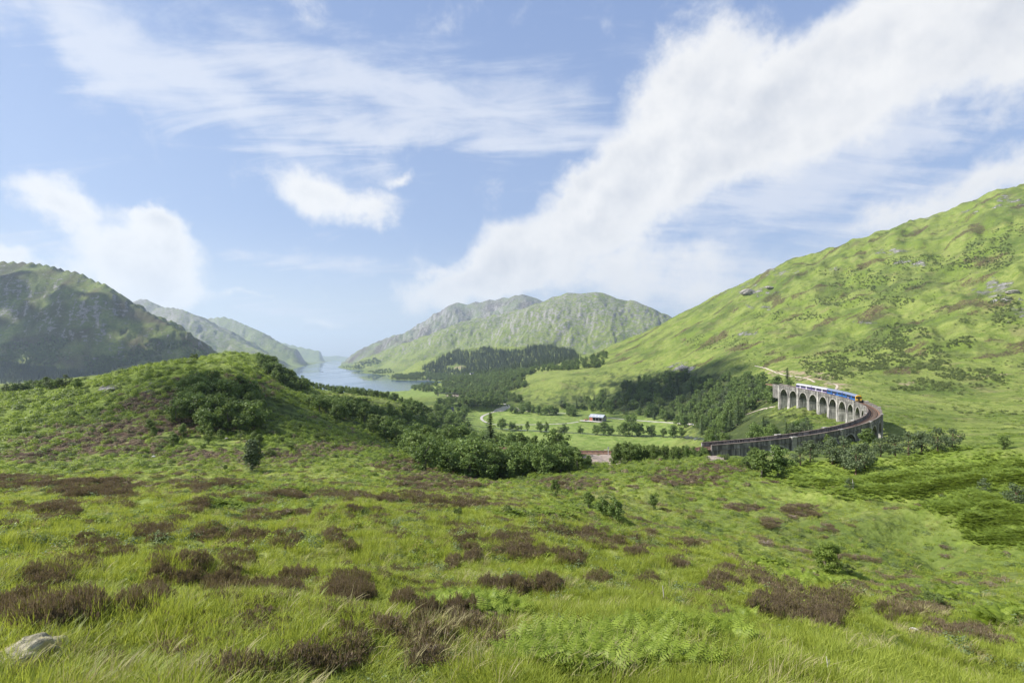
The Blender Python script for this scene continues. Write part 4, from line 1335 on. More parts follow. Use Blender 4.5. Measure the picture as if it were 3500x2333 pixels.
# ------------------------------------------------------------------ bracken of the foreground and of the right slope
def ell_points(lst, per, cap=9999):
    out = []
    for cx, cy_, rx, ry in lst:
        n = int(min(cap, per * rx * ry / 1000.0))
        a = rng.uniform(0, 6.28, n)
        q = np.sqrt(rng.uniform(0, 1, n))
        out.append(np.stack([cx + np.cos(a) * q * rx, cy_ + np.sin(a) * q * ry], 1))
    return np.concatenate(out)
near_b = [e for e in BRACKEN if e[1] > 1900]
pp = ell_points(near_b, 52)
pp = pp[(pp[:, 1] < 2420)]
X, Y, Z = hit(pp[:, 0], pp[:, 1])
s_ = np.clip(np.hypot(X, Y) / 10, 0.7, 1.6) * rng.uniform(0.16, 0.5, len(X))
ok = fbm(X / 0.8, Y / 0.8, 3, 88) > rng.uniform(-0.7, 0.45, len(X))
X, Y, Z, s_ = X[ok], Y[ok], Z[ok], s_[ok]
scatter('bracken', C_FERN, np.stack([X, Y, Z], 1), np.stack([rng.normal(0.1, .28, len(X)), rng.normal(0, .28, len(X)), rng.normal(0, 1.2, len(X))], 1), s_, rng.integers(0, 4, len(X)), 'bright green bracken fronds spread over the near slope')
mid_b = [e for e in BRACKEN if e[1] <= 1900]
pp = ell_points(mid_b, 110)
pp = pp + rng.normal(0, 1, pp.shape) * np.array([26, 9])
X, Y, Z = hit(pp[:, 0], pp[:, 1])
row = np.sin((X * 0.35 + Y * 1.0) / 4.6 + fbm(X / 14, Y / 14, 3, 5) * 2.2)
ok = rng.uniform(-1.1, 1.0, len(X)) < row + 0.15
X, Y, Z, row = X[ok], Y[ok], Z[ok], row[ok]
s_ = np.clip(np.hypot(X, Y) / 45, 0.6, 1.7) * rng.uniform(0.35, 0.75, len(X)) * (0.75 + 0.3 * row)
scatter('bracken', C_FERND, np.stack([X, Y, Z], 1), np.stack([rng.normal(0, .15, len(X)), rng.normal(0, .15, len(X)), rng.uniform(0, 6.28, len(X))], 1), s_, rng.integers(0, 3, len(X)), 'bracken growing in long ridges on the slope by the pines')
# knoll: bracken, heath and scrub hummocks
x, y, r = polar_points(90000, 28, 420)
px_ = 1750 + x / y * F
ok = ((px_ < 1420) | ((r < 125) & (px_ < 2560)) | ((r < 62) & (px_ < 3550)))
x, y, r, px_ = x[ok], y[ok], r[ok], px_[ok]
hq, bq = cov(x, y)
nz = fbm(x / 16, y / 16, 4, 71)
ok = rng.uniform(0, 1, len(x)) < np.clip(0.10 + 0.55 * bq + 0.5 * hq + 0.45 * sstep(0.0, 0.5, nz) * (r > 95), 0, 1) * np.clip((r - 26) / 75, 0.12, 1)
x, y, r = x[ok], y[ok], r[ok]
hq, bq, nz = hq[ok], bq[ok], nz[ok]
pick = np.where(rng.uniform(0, 1, len(x)) < hq * 0.8, rng.integers(4, 6, len(x)), np.where(rng.uniform(0, 1, len(x)) < 0.2, 3, rng.integers(0, 3, len(x))))
s_ = np.clip(r / 90, 0.35, 2.4) * rng.uniform(0.6, 1.5, len(x))
scatter('undergrowth', C_CLUMP, np.stack([x, y, gz(x, y)], 1), np.stack([np.zeros(len(x)), np.zeros(len(x)), rng.uniform(0, 6.28, len(x))], 1), np.stack([s_, s_, s_ * rng.uniform(0.6, 1.1, len(x))], 1), pick, 'bracken and heath hummocks covering the knoll')

# ------------------------------------------------------------------ heather: the large clumps one by one, the rest as cover
HZONE = {}
def ordinal(n):
    return '%d%s' % (n, 'th' if 10 <= n % 100 <= 20 else {1: 'st', 2: 'nd', 3: 'rd'}.get(n % 10, 'th'))
spots = []
for cx, cy_, rx, ry in HEATHER:
    big = rx * ry
    n = max(1, min(9, int(round(rx / max(ry, 1) * 1.3 + big / 1100))))
    for k in range(n):
        a = rng.uniform(0, 6.28)
        q_ = math.sqrt(rng.uniform(0, 0.6)) if n > 1 else 0
        spots.append((cx + math.cos(a) * q_ * rx * 1.15, cy_ + math.sin(a) * q_ * ry * 1.15 + ry * 0.35, (min(rx * (1.5 if n == 1 else 2.1 / math.sqrt(n)), ry * 2.4, 62) + 8) * rng.uniform(0.4, 0.9), cy_))
spots = sorted(spots, key=lambda s: -s[1])
S = np.array([(a, b) for a, b, c, d in spots])
X, Y, Z = hit(S[:, 0], S[:, 1])
for k, (a, b, wpx, cy_) in enumerate(spots):
    if k >= 290:
        break
    wm = np.clip(wpx * 1.12 * math.hypot(X[k], Y[k]) / F, 0.32, 3.2)
    o = obj('heather_bush', HEATH_MESH[k % 5], None, (X[k], Y[k], Z[k] - 0.03), float(rng.uniform(0, 6.28)))
    o.scale = (wm * rng.uniform(0.9, 1.15), wm * rng.uniform(0.8, 1.0), np.clip(wm * 0.75, 0.40, 1.0) * rng.uniform(0.7, 1.1))
    zone = 0 if b > 2120 else 1 if b > 2030 else 2 if b > 1940 else 3 if b > 1870 else 4 if b > 1800 else 5
    HZONE.setdefault(zone, []).append((a, wm, k % 5, o))
ZN = ['along the bottom edge', 'in second moor strip from bottom', 'in third moor strip from bottom', 'in fourth moor strip from bottom', 'in fifth moor strip from bottom', 'in farthest moor strip']
for zone, L in HZONE.items():
    for n_, (a, wm, v, o) in enumerate(sorted(L, key=lambda q: q[0])):
        tag(o, '%s heather clump, %s from left %s' % (['brown', 'greenish brown', 'grey stemmed', 'olive', 'dark brown'][v], ordinal(n_ + 1), ZN[zone]), 'heather', 'heather clumps on the moor')
pp = ell_points(HEATHER + HEATH_FAR[:8] + HEATH_FAR[20:], 14, 220)
X, Y, Z = hit(pp[:, 0], pp[:, 1])
rr_ = np.hypot(X, Y)
ok = (rr_ < 130) & (rr_ > 5)
X, Y, Z, rr_ = X[ok], Y[ok], Z[ok], rr_[ok]
s_ = np.clip(rr_ * 0.024, 0.22, 1.5) * rng.uniform(0.6, 1.3, len(X))
scatter('heather_cover', C_HEATH, np.stack([X, Y, Z - 0.03], 1), np.stack([np.zeros(len(X)), np.zeros(len(X)), rng.uniform(0, 6.28, len(X))], 1), np.stack([s_, s_, np.clip(s_, 0.5, 0.9)], 1), rng.integers(0, 5, len(X)), 'low brown heather spread between the clumps')
x, y, r = polar_points(5200, 4, 95)
ok = fbm(x / 7, y / 3.5, 3, 21) > 0.22
x, y, r = x[ok], y[ok], r[ok]
s_ = np.clip(r * 0.028, 0.22, 1.4) * rng.uniform(0.5, 1.2, len(x))
scatter('heather_sprouts', C_HEATH, np.stack([x, y, gz(x, y) - 0.02], 1), np.stack([np.zeros(len(x)), np.zeros(len(x)), rng.uniform(0, 6.28, len(x))], 1), np.stack([s_, s_, np.minimum(s_, 0.6)], 1), rng.integers(0, 5, len(x)), 'scattered young heather among the grass')
# ------------------------------------------------------------------ viaduct
def concrete_material(name, k, stain):
    m, t, out = new_mat(name)
    pos = t.new('ShaderNodeNewGeometry').outputs['Position']
    st = t.noise(t.mapping(pos, scale=(1.1, 1.1, 0.13)), 1.0, 5.0, 0.65)
    bl = t.noise(pos, 0.35, 6.0, 0.65)
    bd = t.noise(t.mapping(pos, scale=(0.02, 0.02, 1.6)), 1.0, 2.0, 0.5)
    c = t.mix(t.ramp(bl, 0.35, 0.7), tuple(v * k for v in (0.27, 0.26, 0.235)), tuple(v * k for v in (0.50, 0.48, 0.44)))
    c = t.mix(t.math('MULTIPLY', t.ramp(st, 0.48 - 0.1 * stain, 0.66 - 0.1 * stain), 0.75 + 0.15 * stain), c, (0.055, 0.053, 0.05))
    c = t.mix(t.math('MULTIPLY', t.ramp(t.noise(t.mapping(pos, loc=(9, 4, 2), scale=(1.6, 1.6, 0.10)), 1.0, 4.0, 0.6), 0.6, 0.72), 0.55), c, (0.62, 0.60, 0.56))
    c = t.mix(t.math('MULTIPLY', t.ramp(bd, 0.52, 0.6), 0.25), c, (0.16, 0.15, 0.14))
    bp = t.new('ShaderNodeBump', {'Height': t.math('ADD', bl, st), 'Strength': 0.4, 'Distance': 0.08})
    b = t.new('ShaderNodeBsdfPrincipled', {'Base Color': c, 'Roughness': 0.92, 'Specular IOR Level': 0.2, 'Normal': bp.outputs[0]})
    t.l.new(b.outputs[0], out.inputs[0])
    return m
M_CONC = concrete_material('weathered_concrete', 1.0, 0.15)
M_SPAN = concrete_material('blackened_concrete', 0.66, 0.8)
M_COPE = simple_mat('stained_coping', (0.15, 0.12, 0.10), 0.9, var=0.5, scale=0.6)
M_BALL = simple_mat('ballast', (0.21, 0.125, 0.085), 0.95, var=0.3, scale=2.0, bump=0.4)
M_RAIL = simple_mat('rusty_rail', (0.22, 0.12, 0.08), 0.5, 0.5, var=0.3)
M_SLEEP = simple_mat('sleeper', (0.10, 0.08, 0.065), 0.9, var=0.3)

HW = 2.45
def vpt(s, off, dz):
    p, q = via(s)
    return (p[0] + q[1] * off, p[1] - q[0] * off, p[2] + dz)

def sweep(name, s0, s1, prof, mat, parent, step=2.2, closed=True, ends=True, line=None):
    """profile of (offset, dz) points swept along the viaduct"""
    n = max(2, int((s1 - s0) / step) + 1)
    vs_, fs = [], []
    k = len(prof)
    for s in np.linspace(s0, s1, n):
        for o_, dz in prof:
            vs_.append(vpt(s, o_, dz))
    kk = k if closed else k - 1
    for i in range(n - 1):
        for j in range(kk):
            fs.append((i * k + j, i * k + (j + 1) % k, (i + 1) * k + (j + 1) % k, (i + 1) * k + j))
    if closed and ends:
        fs.append(tuple(range(k - 1, -1, -1)))
        fs.append(tuple((n - 1) * k + j for j in range(k)))
    return obj(name, mesh_data(name, vs_, fs, [mat]), parent)

via_root = empty('viaduct', (0, 0, 0))
tag(via_root, 'long curved concrete railway viaduct with round arches', 'viaduct')
CR0, PITCH, NARCH = 22.6, 12.1, 19
SPAN, RISE = 9.7, 4.85
CROWN = -2.25                        # crown of the opening below the parapet top
DECK = -PARA - 0.25
def arch_bay(k):
    c = CR0 + k * PITCH
    a = np.linspace(0, math.pi, 17)
    S = [c - PITCH / 2] + [c - SPAN / 2 * math.cos(t) for t in a] + [c + PITCH / 2]
    B = [CROWN - RISE] + [CROWN - RISE + RISE * math.sin(t) for t in a] + [CROWN - RISE]
    vs_, fs = [], []
    for s, b in zip(S, B):
        for o_ in (-HW + 0.1, HW - 0.1):
            vs_.append(vpt(s, o_, b))
            vs_.append(vpt(s, o_, DECK))
    n = len(S)
    for i in range(n - 1):
        q = i * 4
        r_ = q + 4
        fs += [(q, r_, r_ + 1, q + 1), (q + 2, q + 3, r_ + 3, r_ + 2), (q, q + 2, r_ + 2, r_), (q + 1, r_ + 1, r_ + 3, q + 3)]
    fs += [(0, 1, 3, 2), ((n - 1) * 4, (n - 1) * 4 + 2, (n - 1) * 4 + 3, (n - 1) * 4 + 1)]
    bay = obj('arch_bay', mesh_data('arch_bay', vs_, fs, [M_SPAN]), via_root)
    # proud ring round the opening, on both faces
    for sgn in (-1, 1):
        vs_, fs = [], []
        for t in a:
            for rr, oo in ((0, 0.02), (0, 0.12), (0.55, 0.12), (0.55, 0.02)):
                s = c - (SPAN / 2 + rr) * math.cos(t)
                b = CROWN - RISE + (RISE + rr) * math.sin(t)
                vs_.append(vpt(s, sgn * (HW - 0.1 + oo - 0.02), b))
        for i in range(len(a) - 1):
            for j in range(4):
                fs.append((i * 4 + j, i * 4 + (j + 1) % 4, (i + 1) * 4 + (j + 1) % 4, (i + 1) * 4 + j))
        fs += [(3, 2, 1, 0), tuple((len(a) - 1) * 4 + j for j in range(4))]
        obj('arch_ring', mesh_data('arch_ring', vs_, fs, [M_CONC]), bay)
for k in range(NARCH):
    arch_bay(k)
for k in range(NARCH + 1):
    s = CR0 + (k - 0.5) * PITCH
    p, q = via(s)
    zt = p[2] + CROWN - RISE
    g0 = min(float(gz(*vpt(s, o_, 0)[:2])) for o_ in (-HW, 0, HW)) - 1.2
    rz = math.atan2(q[1], q[0])
    mb = MB()
    hgt = max(zt - g0, 1.0)
    pw = (PITCH - SPAN) * 1.04
    kx = 1 + 0.02 * hgt
    mb.box((p[0], p[1], zt - hgt / 2 + 0.01), (pw * kx, (2 * HW - 0.1) * (1 + 0.01 * hgt), hgt), rz, taper=1 / kx)
    mb.box((p[0], p[1], zt + 0.02), (pw + 0.22, 2 * HW + 0.08, 0.34), rz)
    pier = mb.build('pier', M_CONC, via_root)
    if k % 2 == 1 or k == 7:
        for sgn in (-1, 1):
            mb = MB()
            cx_, cy2, _ = vpt(s, sgn * (HW + 0.12), 0)
            mb.box((cx_, cy2, (p[2] - 0.1 + g0) / 2), (1.9, 0.62, p[2] - 0.1 - g0), rz)
            mb.box((cx_, cy2, p[2] + 0.02), (2.3, 0.95, 0.3), rz)
            mb.build('pilaster', M_CONC, pier)
# solid abutments
for s0, s1, nm in ((0.0, CR0 - PITCH / 2, 'abutment'), (CR0 + (NARCH - 0.5) * PITCH, CR0 + (NARCH - 0.5) * PITCH + 10, 'abutment')):
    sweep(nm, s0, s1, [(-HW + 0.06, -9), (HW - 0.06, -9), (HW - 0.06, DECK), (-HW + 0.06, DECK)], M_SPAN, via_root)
SEND = CR0 + (NARCH - 0.5) * PITCH + 10
for sgn in (-1, 1):
    a_, b_ = sorted((sgn * HW, sgn * (HW - 0.42)))
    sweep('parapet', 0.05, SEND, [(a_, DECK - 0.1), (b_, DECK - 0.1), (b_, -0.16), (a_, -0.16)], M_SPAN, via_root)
    sweep('coping', 0.02, SEND + 0.03, [(a_ - 0.08, -0.16), (b_ + 0.08, -0.16), (b_ + 0.08, 0.0), (a_ - 0.08, 0.0)], M_COPE, via_root)
    a_, b_ = sorted((sgn * (HW - 0.05), sgn * (HW + 0.16)))
    sweep('string_course', 0.06, SEND - 0.01, [(a_, DECK - 0.22), (b_, DECK - 0.14), (b_, DECK + 0.05), (a_, DECK + 0.05)], M_SPAN, via_root)

# ------------------------------------------------------------------ railway track: over the viaduct and along the ledge to the left
line = [tuple(p) for p in rail_left[::-1]] + [vpt(s, 0, -PARA) for s in np.arange(2.0, VLEN, 2.0)]
line = np.array(line)
keepi = [0]
for i in range(1, len(line)):
    if np.hypot(*(line[i, :2] - line[keepi[-1], :2])) > 1.2:
        keepi.append(i)
line = line[keepi]
tang = np.gradient(line[:, :2], axis=0)
tang /= np.linalg.norm(tang, axis=1, keepdims=True)
side = np.stack([tang[:, 1], -tang[:, 0]], 1)
def along(prof):
    vs_, fs = [], []
    k = len(prof)
    for i in range(len(line)):
        for o_, dz in prof:
            vs_.append((line[i, 0] + side[i, 0] * o_, line[i, 1] + side[i, 1] * o_, line[i, 2] + dz))
    for i in range(len(line) - 1):
        for j in range(k):
            fs.append((i * k + j, i * k + (j + 1) % k, (i + 1) * k + (j + 1) % k, (i + 1) * k + j))
    fs.append(tuple(range(k - 1, -1, -1)))
    fs.append(tuple((len(line) - 1) * k + j for j in range(k)))
    return vs_, fs
trk = empty('railway_track', tuple(line[0]))
trk.location = (0, 0, 0)
tag(trk, 'single rusty railway track running along the viaduct', 'railway track')
obj('ballast', mesh_data('ballast', *along([(-2.0, -0.35), (2.0, -0.35), (1.9, -0.02), (-1.9, -0.02)]), [M_BALL]), trk)
for o_ in (-0.75, 0.75):
    obj('rail', mesh_data('rail', *along([(o_ - 0.06, 0.06), (o_ + 0.06, 0.06), (o_ + 0.045, 0.22), (o_ - 0.045, 0.22)]), [M_RAIL]), trk)
mb = MB()
cum = np.concatenate([[0], np.cumsum(np.linalg.norm(np.diff(line[:, :2], axis=0), axis=1))])
for s in np.arange(0.5, cum[-1], 1.4):
    x_, y_, z_ = [np.interp(s, cum, line[:, k]) for k in range(3)]
    tx, ty = np.interp(s, cum, tang[:, 0]), np.interp(s, cum, tang[:, 1])
    mb.box((x_, y_, z_ + 0.03), (0.26, 2.5, 0.12), math.atan2(ty, tx))
sl = mb.build('sleepers', M_SLEEP, trk)
sl['kind'] = 'stuff'

# ------------------------------------------------------------------ train
M_BLUE = simple_mat('deep_blue_paint', (0.010, 0.032, 0.17), 0.35, var=0.1, scale=0.4, spec=0.5)
M_LBLUE = simple_mat('light_blue_paint', (0.02, 0.12, 0.36), 0.35, var=0.1, scale=0.4, spec=0.5)
M_PURP = simple_mat('purple_navy_paint', (0.045, 0.025, 0.13), 0.3, var=0.1, scale=0.4, spec=0.5)
M_LILAC = simple_mat('pale_lilac_paint', (0.36, 0.32, 0.42), 0.35, var=0.05)
M_WHITE = simple_mat('white_paint', (0.5, 0.5, 0.51), 0.6, var=0.05)
M_YEL = simple_mat('yellow_paint', (0.62, 0.36, 0.03), 0.4, var=0.05)
M_ROOFB = simple_mat('blue_grey_roof', (0.17, 0.20, 0.28), 0.7, var=0.12)
M_ROOFW = simple_mat('white_roof', (0.36, 0.355, 0.40), 0.8, var=0.06)
M_GLASS = simple_mat('dark_window_glass', (0.012, 0.014, 0.018), 0.08, var=0.1, spec=0.6)
M_BLACK = simple_mat('black_undergear', (0.03, 0.03, 0.032), 0.8, var=0.2)
train = empty('passenger_train', vpt(188, 0, -PARA))
tag(train, 'four coach passenger train, blue in front and purple white behind, crossing the viaduct', 'train')
tinv = train.location.copy()
L_CAR = 18.6
def carriage(s_mid, livery, lead, tail):
    a = Vector(vpt(s_mid - L_CAR / 2, 0, -PARA + 0.22))
    b = Vector(vpt(s_mid + L_CAR / 2, 0, -PARA + 0.22))
    mid = (a + b) / 2
    d = (a - b)                          # local +x points to the front of the train
    rz = math.atan2(d.y, d.x)
    pit = -math.atan2(d.z, math.hypot(d.x, d.y))
    c = bpy.data.objects.new('carriage', None)
    link(c)
    c.parent = train
    c.location = mid - tinv
    c.rotation_euler = (0, pit, rz)
    paint = M_BLUE if livery else M_PURP
    hx = L_CAR / 2 - 0.25
    w = 1.32
    # shell: lower sides up to the eaves
    prof = [(-w + 0.08, 0.75), (-w, 1.0), (-w, 2.75), (w, 2.75), (w, 1.0), (w - 0.08, 0.75)]
    def shell(prof, x0, x1, nm, mat):
        k = len(prof)
        vs_ = [(x, y, z) for x in (x0, x1) for y, z in prof]
        fs = [(j, (j + 1) % k, k + (j + 1) % k, k + j) for j in range(k)] + [tuple(range(k - 1, -1, -1)), tuple(range(k, 2 * k))]
        return obj(nm, mesh_data(nm, vs_, fs, [mat]), c)
    body = shell(prof, -hx, hx, 'body', paint)
    arc = [(w * math.cos(t), 2.755 + 0.72 * math.sin(t)) for t in np.linspace(0, math.pi, 9)]
    shell(arc, -hx, hx, 'roof', M_ROOFB if livery else M_ROOFW)
    for sg in (-1, 1):
        # window band made of separate panes
        for k in range(9):
            x = -hx + 1.7 + k * (2 * hx - 3.4) / 8.0
            if k in (2, 6):
                mb = MB()
                mb.box((x, sg * (w + 0.012), 1.82), (1.15, 0.06, 1.85), m=0)
                mb.box((x, sg * (w + 0.035), 2.2), (0.6, 0.04, 0.75), m=1)
                mb.build('door', [M_WHITE if not livery else M_LBLUE, M_GLASS], c)
            else:
                mb = MB()
                mb.box((x, sg * (w + 0.006), 2.12), (1.55, 0.05, 0.82))
                mb.build('window', M_GLASS, c)
        mb = MB()
        if livery:
            mb.add([(-hx, sg * (w + 0.02), 0.95), (-hx + 5.5, sg * (w + 0.02), 0.95), (-hx + 4.0, sg * (w + 0.02), 1.55), (-hx, sg * (w + 0.02), 1.65)], [(0, 1, 2, 3)])
            mb.add([(1.0, sg * (w + 0.02), 0.95), (hx, sg * (w + 0.02), 0.95), (hx, sg * (w + 0.02), 1.6), (3.0, sg * (w + 0.02), 1.45)], [(0, 1, 2, 3)])
            mb.build('swoosh', M_LBLUE, c)
            mb = MB()
            mb.box((-0.6, sg * (w + 0.025), 1.25), (1.6, 0.03, 0.3))
            mb.build('emblem', M_WHITE, c)
        else:
            mb.box((0, sg * (w + 0.008), 1.18), (2 * hx - 0.1, 0.03, 0.34))
            mb.build('stripe', M_LILAC, c)
            mb = MB()
            mb.box((0, sg * (w + 0.005), 2.66), (2 * hx - 0.1, 0.03, 0.16))
            mb.build('cantrail', M_WHITE, c)
    for x in (-hx + 2.6, hx - 2.6):
        mb = MB()
        mb.box((x, 0, 0.42), (3.0, 2.1, 0.42))
        for dx in (-0.95, 0.95):
            for sy in (-0.72, 0.72):
                mb.tube([(x + dx, sy - 0.07, 0.42), (x + dx, sy + 0.07, 0.42)], 0.42, 10)
        mb.build('bogie', M_BLACK, c)
    mb = MB()
    mb.box((0, 0, 0.58), (8.0, 2.2, 0.4))
    mb.build('underframe', M_BLACK, c)
    if lead:
        nose = MB()
        pr = [(-w + 0.08, 0.75), (-w, 1.0), (-w, 2.75), (-0.8, 3.35), (0, 3.46), (0.8, 3.35), (w, 2.75), (w, 1.0), (w - 0.08, 0.75)]
        k = len(pr)
        vs_ = [(hx + 0.01, y, z) for y, z in pr] + [(hx + 0.42, y * 0.94, z * 0.985) for y, z in pr]
        nose.add(vs_, [(j, (j + 1) % k, k + (j + 1) % k, k + j) for j in range(k)] + [tuple(range(k, 2 * k))])
        nose.build('cab_front', M_YEL, c)
        mb = MB()
        mb.box((hx + 0.44, -0.8, 2.3), (0.06, 0.72, 0.85))
        mb.box((hx + 0.44, 0.8, 2.3), (0.06, 0.72, 0.85))
        mb.box((hx + 0.46, 0, 1.95), (0.1, 0.62, 1.9))
        mb.build('cab_window', M_GLASS, c)
        mb = MB()
        mb.box((hx + 0.35, 0, 0.62), (0.7, 2.2, 0.35))
        mb.build('buffer_beam', M_BLACK, c)
        for sy in (-0.85, 0.85):
            mb = MB()
            mb.tube([(hx + 0.42, sy, 1.25), (hx + 0.5, sy, 1.25)], 0.13, 10)
            mb.build('headlight', M_WHITE, c)
    else:
        mb = MB()
        mb.box((hx + 0.25, 0, 2.0), (0.5, 1.1, 2.0))
        mb.build('gangway', M_BLACK, c)
        if tail or not livery:
            mb = MB()
            mb.box((-hx - 0.06, 0, 1.9), (0.12, 2.45, 1.9))
            mb.build('end_panel', M_WHITE, c)
for k in range(4):
    carriage(152.5 + L_CAR / 2 + k * (L_CAR + 0.15), k < 2, k == 0, k == 3)
# ------------------------------------------------------------------ trees
def in_poly(P, x, y):
    c = np.zeros(len(x), bool)
    n = len(P)
    for i in range(n):
        a, b = P[i], P[(i + 1) % n]
        if a[1] == b[1]:
            continue
        m = ((a[1] > y) != (b[1] > y)) & (x < (b[0] - a[0]) * (y - a[1]) / (b[1] - a[1]) + a[0])
        c ^= m
    return c

def pick_points(P, n, gap, rmin=0, rmax=1e9):
    """n ground points seen inside an outline of the photograph, kept apart"""
    P = np.array(P, float)
    lo, hi = P.min(0), P.max(0)
    out = []
    tries = 0
    while len(out) < n and tries < 14:
        tries += 1
        q = rng.uniform(lo, hi, (n * 2, 2))
        q = q[in_poly(P, q[:, 0], q[:, 1])]
        if len(q) == 0:
            continue
        X, Y, Z = hit(q[:, 0], q[:, 1])
        for k in range(len(q)):
            r_ = math.hypot(X[k], Y[k])
            if r_ < rmin or r_ > rmax:
                continue
            if all((X[k] - a[0]) ** 2 + (Y[k] - a[1]) ** 2 > gap * gap for a in out):
                out.append((X[k], Y[k], Z[k]))
                if len(out) >= n:
                    break
    return out

def plan_points(px0, px1, y0, y1, n, gap):
    out = []
    for _ in range(n * 30):
        Y_ = rng.uniform(y0, y1)
        X_ = (rng.uniform(px0, px1) - 1750) / F * Y_
        if all((X_ - a[0]) ** 2 + (Y_ - a[1]) ** 2 > gap * gap for a in out):
            out.append((X_, Y_, float(gz(X_, Y_))))
            if len(out) >= n:
                break
    return out

def grove(pts, kinds, h, phrase, group, parts=True, wide=(0.9, 1.25), top=None):
    """kinds: list of (kind, weight); top(px) gives the highest row the trees may reach"""
    kk = [k for k, w in kinds]
    ww = np.array([w for k, w in kinds], float)
    ww /= ww.sum()
    made = []
    for (X_, Y_, Z_) in pts:
        kind = kk[int(rng.choice(len(kk), p=ww))]
        hh = rng.uniform(*h) * (1.2 if kind == 'spruce' else 1.0) * (0.55 if kind == 'bush' else 1.0)
        px_ = 1750 + X_ / Y_ * F
        if top is not None:
            lim = CZ - (top(px_) - HZ) / F * Y_ - Z_
            hh = min(hh, lim * rng.uniform(0.85, 1.0))
            if hh < 1.2:
                continue
        made.append((kind, px_, X_, Y_, hh))
    by = {}
    for m_ in made:
        by.setdefault(m_[0], []).append(m_)
    word = {'birch': 'feathery birch', 'round': 'rounded broadleaf tree', 'oak': 'spreading dark tree', 'lean': 'leaning birch', 'column': 'columnar grey green tree', 'bush': 'low leafy shrub', 'pine': 'blue green pine', 'spruce': 'dark pointed spruce'}
    for kind, L in by.items():
        L.sort(key=lambda m_: m_[1])
        for i, (kd, px_, X_, Y_, hh) in enumerate(L):
            tree(kind, X_, Y_, hh, '%s %s from the left %s' % (ordinal(i + 1), word[kind], phrase), group, wide=float(rng.uniform(*wide)), parts=parts)
    return made

def lone(kind, px_, py_, hpx, label, wide=1.0, group=None, var=None):
    X_, Y_, Z_ = [float(v[0]) for v in hit(px_, py_)]
    return tree(kind, X_, Y_, hpx * Y_ / F, label, group, wide, var=var)

# lone trees and shrubs of the moor
lone('column', 862, 1606, 108, 'tall columnar grey green tree alone at the foot of the knoll', 1.15, var=0)
lone('bush', 925, 1558, 32, 'small round bush behind the columnar tree', 1.0)
lone('birch', 770, 1610, 26, 'tiny sapling left of the columnar tree', 0.9)
lone('bush', 1565, 1762, 38, 'small leafy bush on the moor below the trees', 0.9)
lone('bush', 1735, 1752, 36, 'small leafy bush right of its twin on the moor', 0.9)
lone('birch', 1898, 1700, 70, 'pale slender sapling at the moor edge in the middle', 0.8)
lone('birch', 2012, 1735, 66, 'slender birch beginning the clump in the hollow', 1.0)
lone('round', 2060, 1760, 74, 'round dark bush in the hollow clump', 1.0)
lone('round', 2105, 1775, 88, 'largest dark bush of the hollow clump', 1.0)
lone('birch', 2232, 1740, 58, 'small single birch on the open slope right of the hollow clump', 0.95)
lone('bush', 2365, 1850, 30, 'little bush among heather at the slope edge', 0.9)
lone('bush', 2530, 1890, 22, 'tiny dark bush on the hollow floor', 0.9)
lone('bush', 2895, 1965, 45, 'low dark bush leaning against the leafy birch', 1.1)
lone('bush', 3195, 2065, 50, 'rounded green bush among heather on the lower right', 1.5)
lone('pine', 2902, 1676, 46, 'small pine below the pine group on the bracken slope', 1.0)
lone('pine', 3364, 1690, 62, 'lone small pine on the ridged bracken slope', 0.9)
lone('pine', 3471, 1730, 84, 'grey green pine at the right edge of the bracken slope', 1.3)
lone('birch', 3432, 1536, 52, 'small tree with a bare pale trunk on the mound top', 1.3)
# the leafy little birch in the right foreground, built with small leaves
q = QM()
g_ = np.random.default_rng(55)
cs, rs = [], []
for i in range(80):
    t = g_.uniform(0.02, 1.0)
    d_ = rdir(g_, 1)[0]
    wd = 0.44 * math.sin(math.pi * min(1, 0.18 + 0.82 * (1 - t))) ** 0.8 * (0.55 + 0.45 * (1 - t))
    cs.append((d_[0] * wd, d_[1] * wd, 0.05 + 0.88 * t))
    rs.append(g_.uniform(0.06, 0.11))
crown_quads(q, g_, cs, rs, 190, 0.019)
mb = MB()
for k in range(5):
    a = k * 1.3
    mb.tube([(0.02 * math.cos(a), 0.02 * math.sin(a), -0.02), (0.08 * math.cos(a), 0.08 * math.sin(a), 0.4), (0.14 * math.cos(a), 0.14 * math.sin(a), 0.85)], [0.012, 0.008, 0.003], 5)
X_, Y_, Z_ = [float(v[0]) for v in hit(2830, 1965)]
r_ = empty('birch_tree', (X_, Y_, Z_), 0.4, 118 * Y_ / F)
tag(r_, 'bright bushy young birch standing alone in the right foreground', 'tree')
mb.build('trunk', M_BARK, r_)
obj('crown', q.data('young_birch_crown', [leaf_mat('young_birch_leaves', (0.12, 0.18, 0.03), (0.27, 0.35, 0.075), 0.4)]), r_)

for px_, py_, hp, lb in ((2640, 1378, 70, 'first round tree hiding the far end of the viaduct'), (2668, 1372, 66, 'second round tree hiding the far end of the viaduct'), (2688, 1366, 54, 'third round tree touching the far end of the viaduct')):
    lone('round', px_, py_, hp, lb, 1.1)
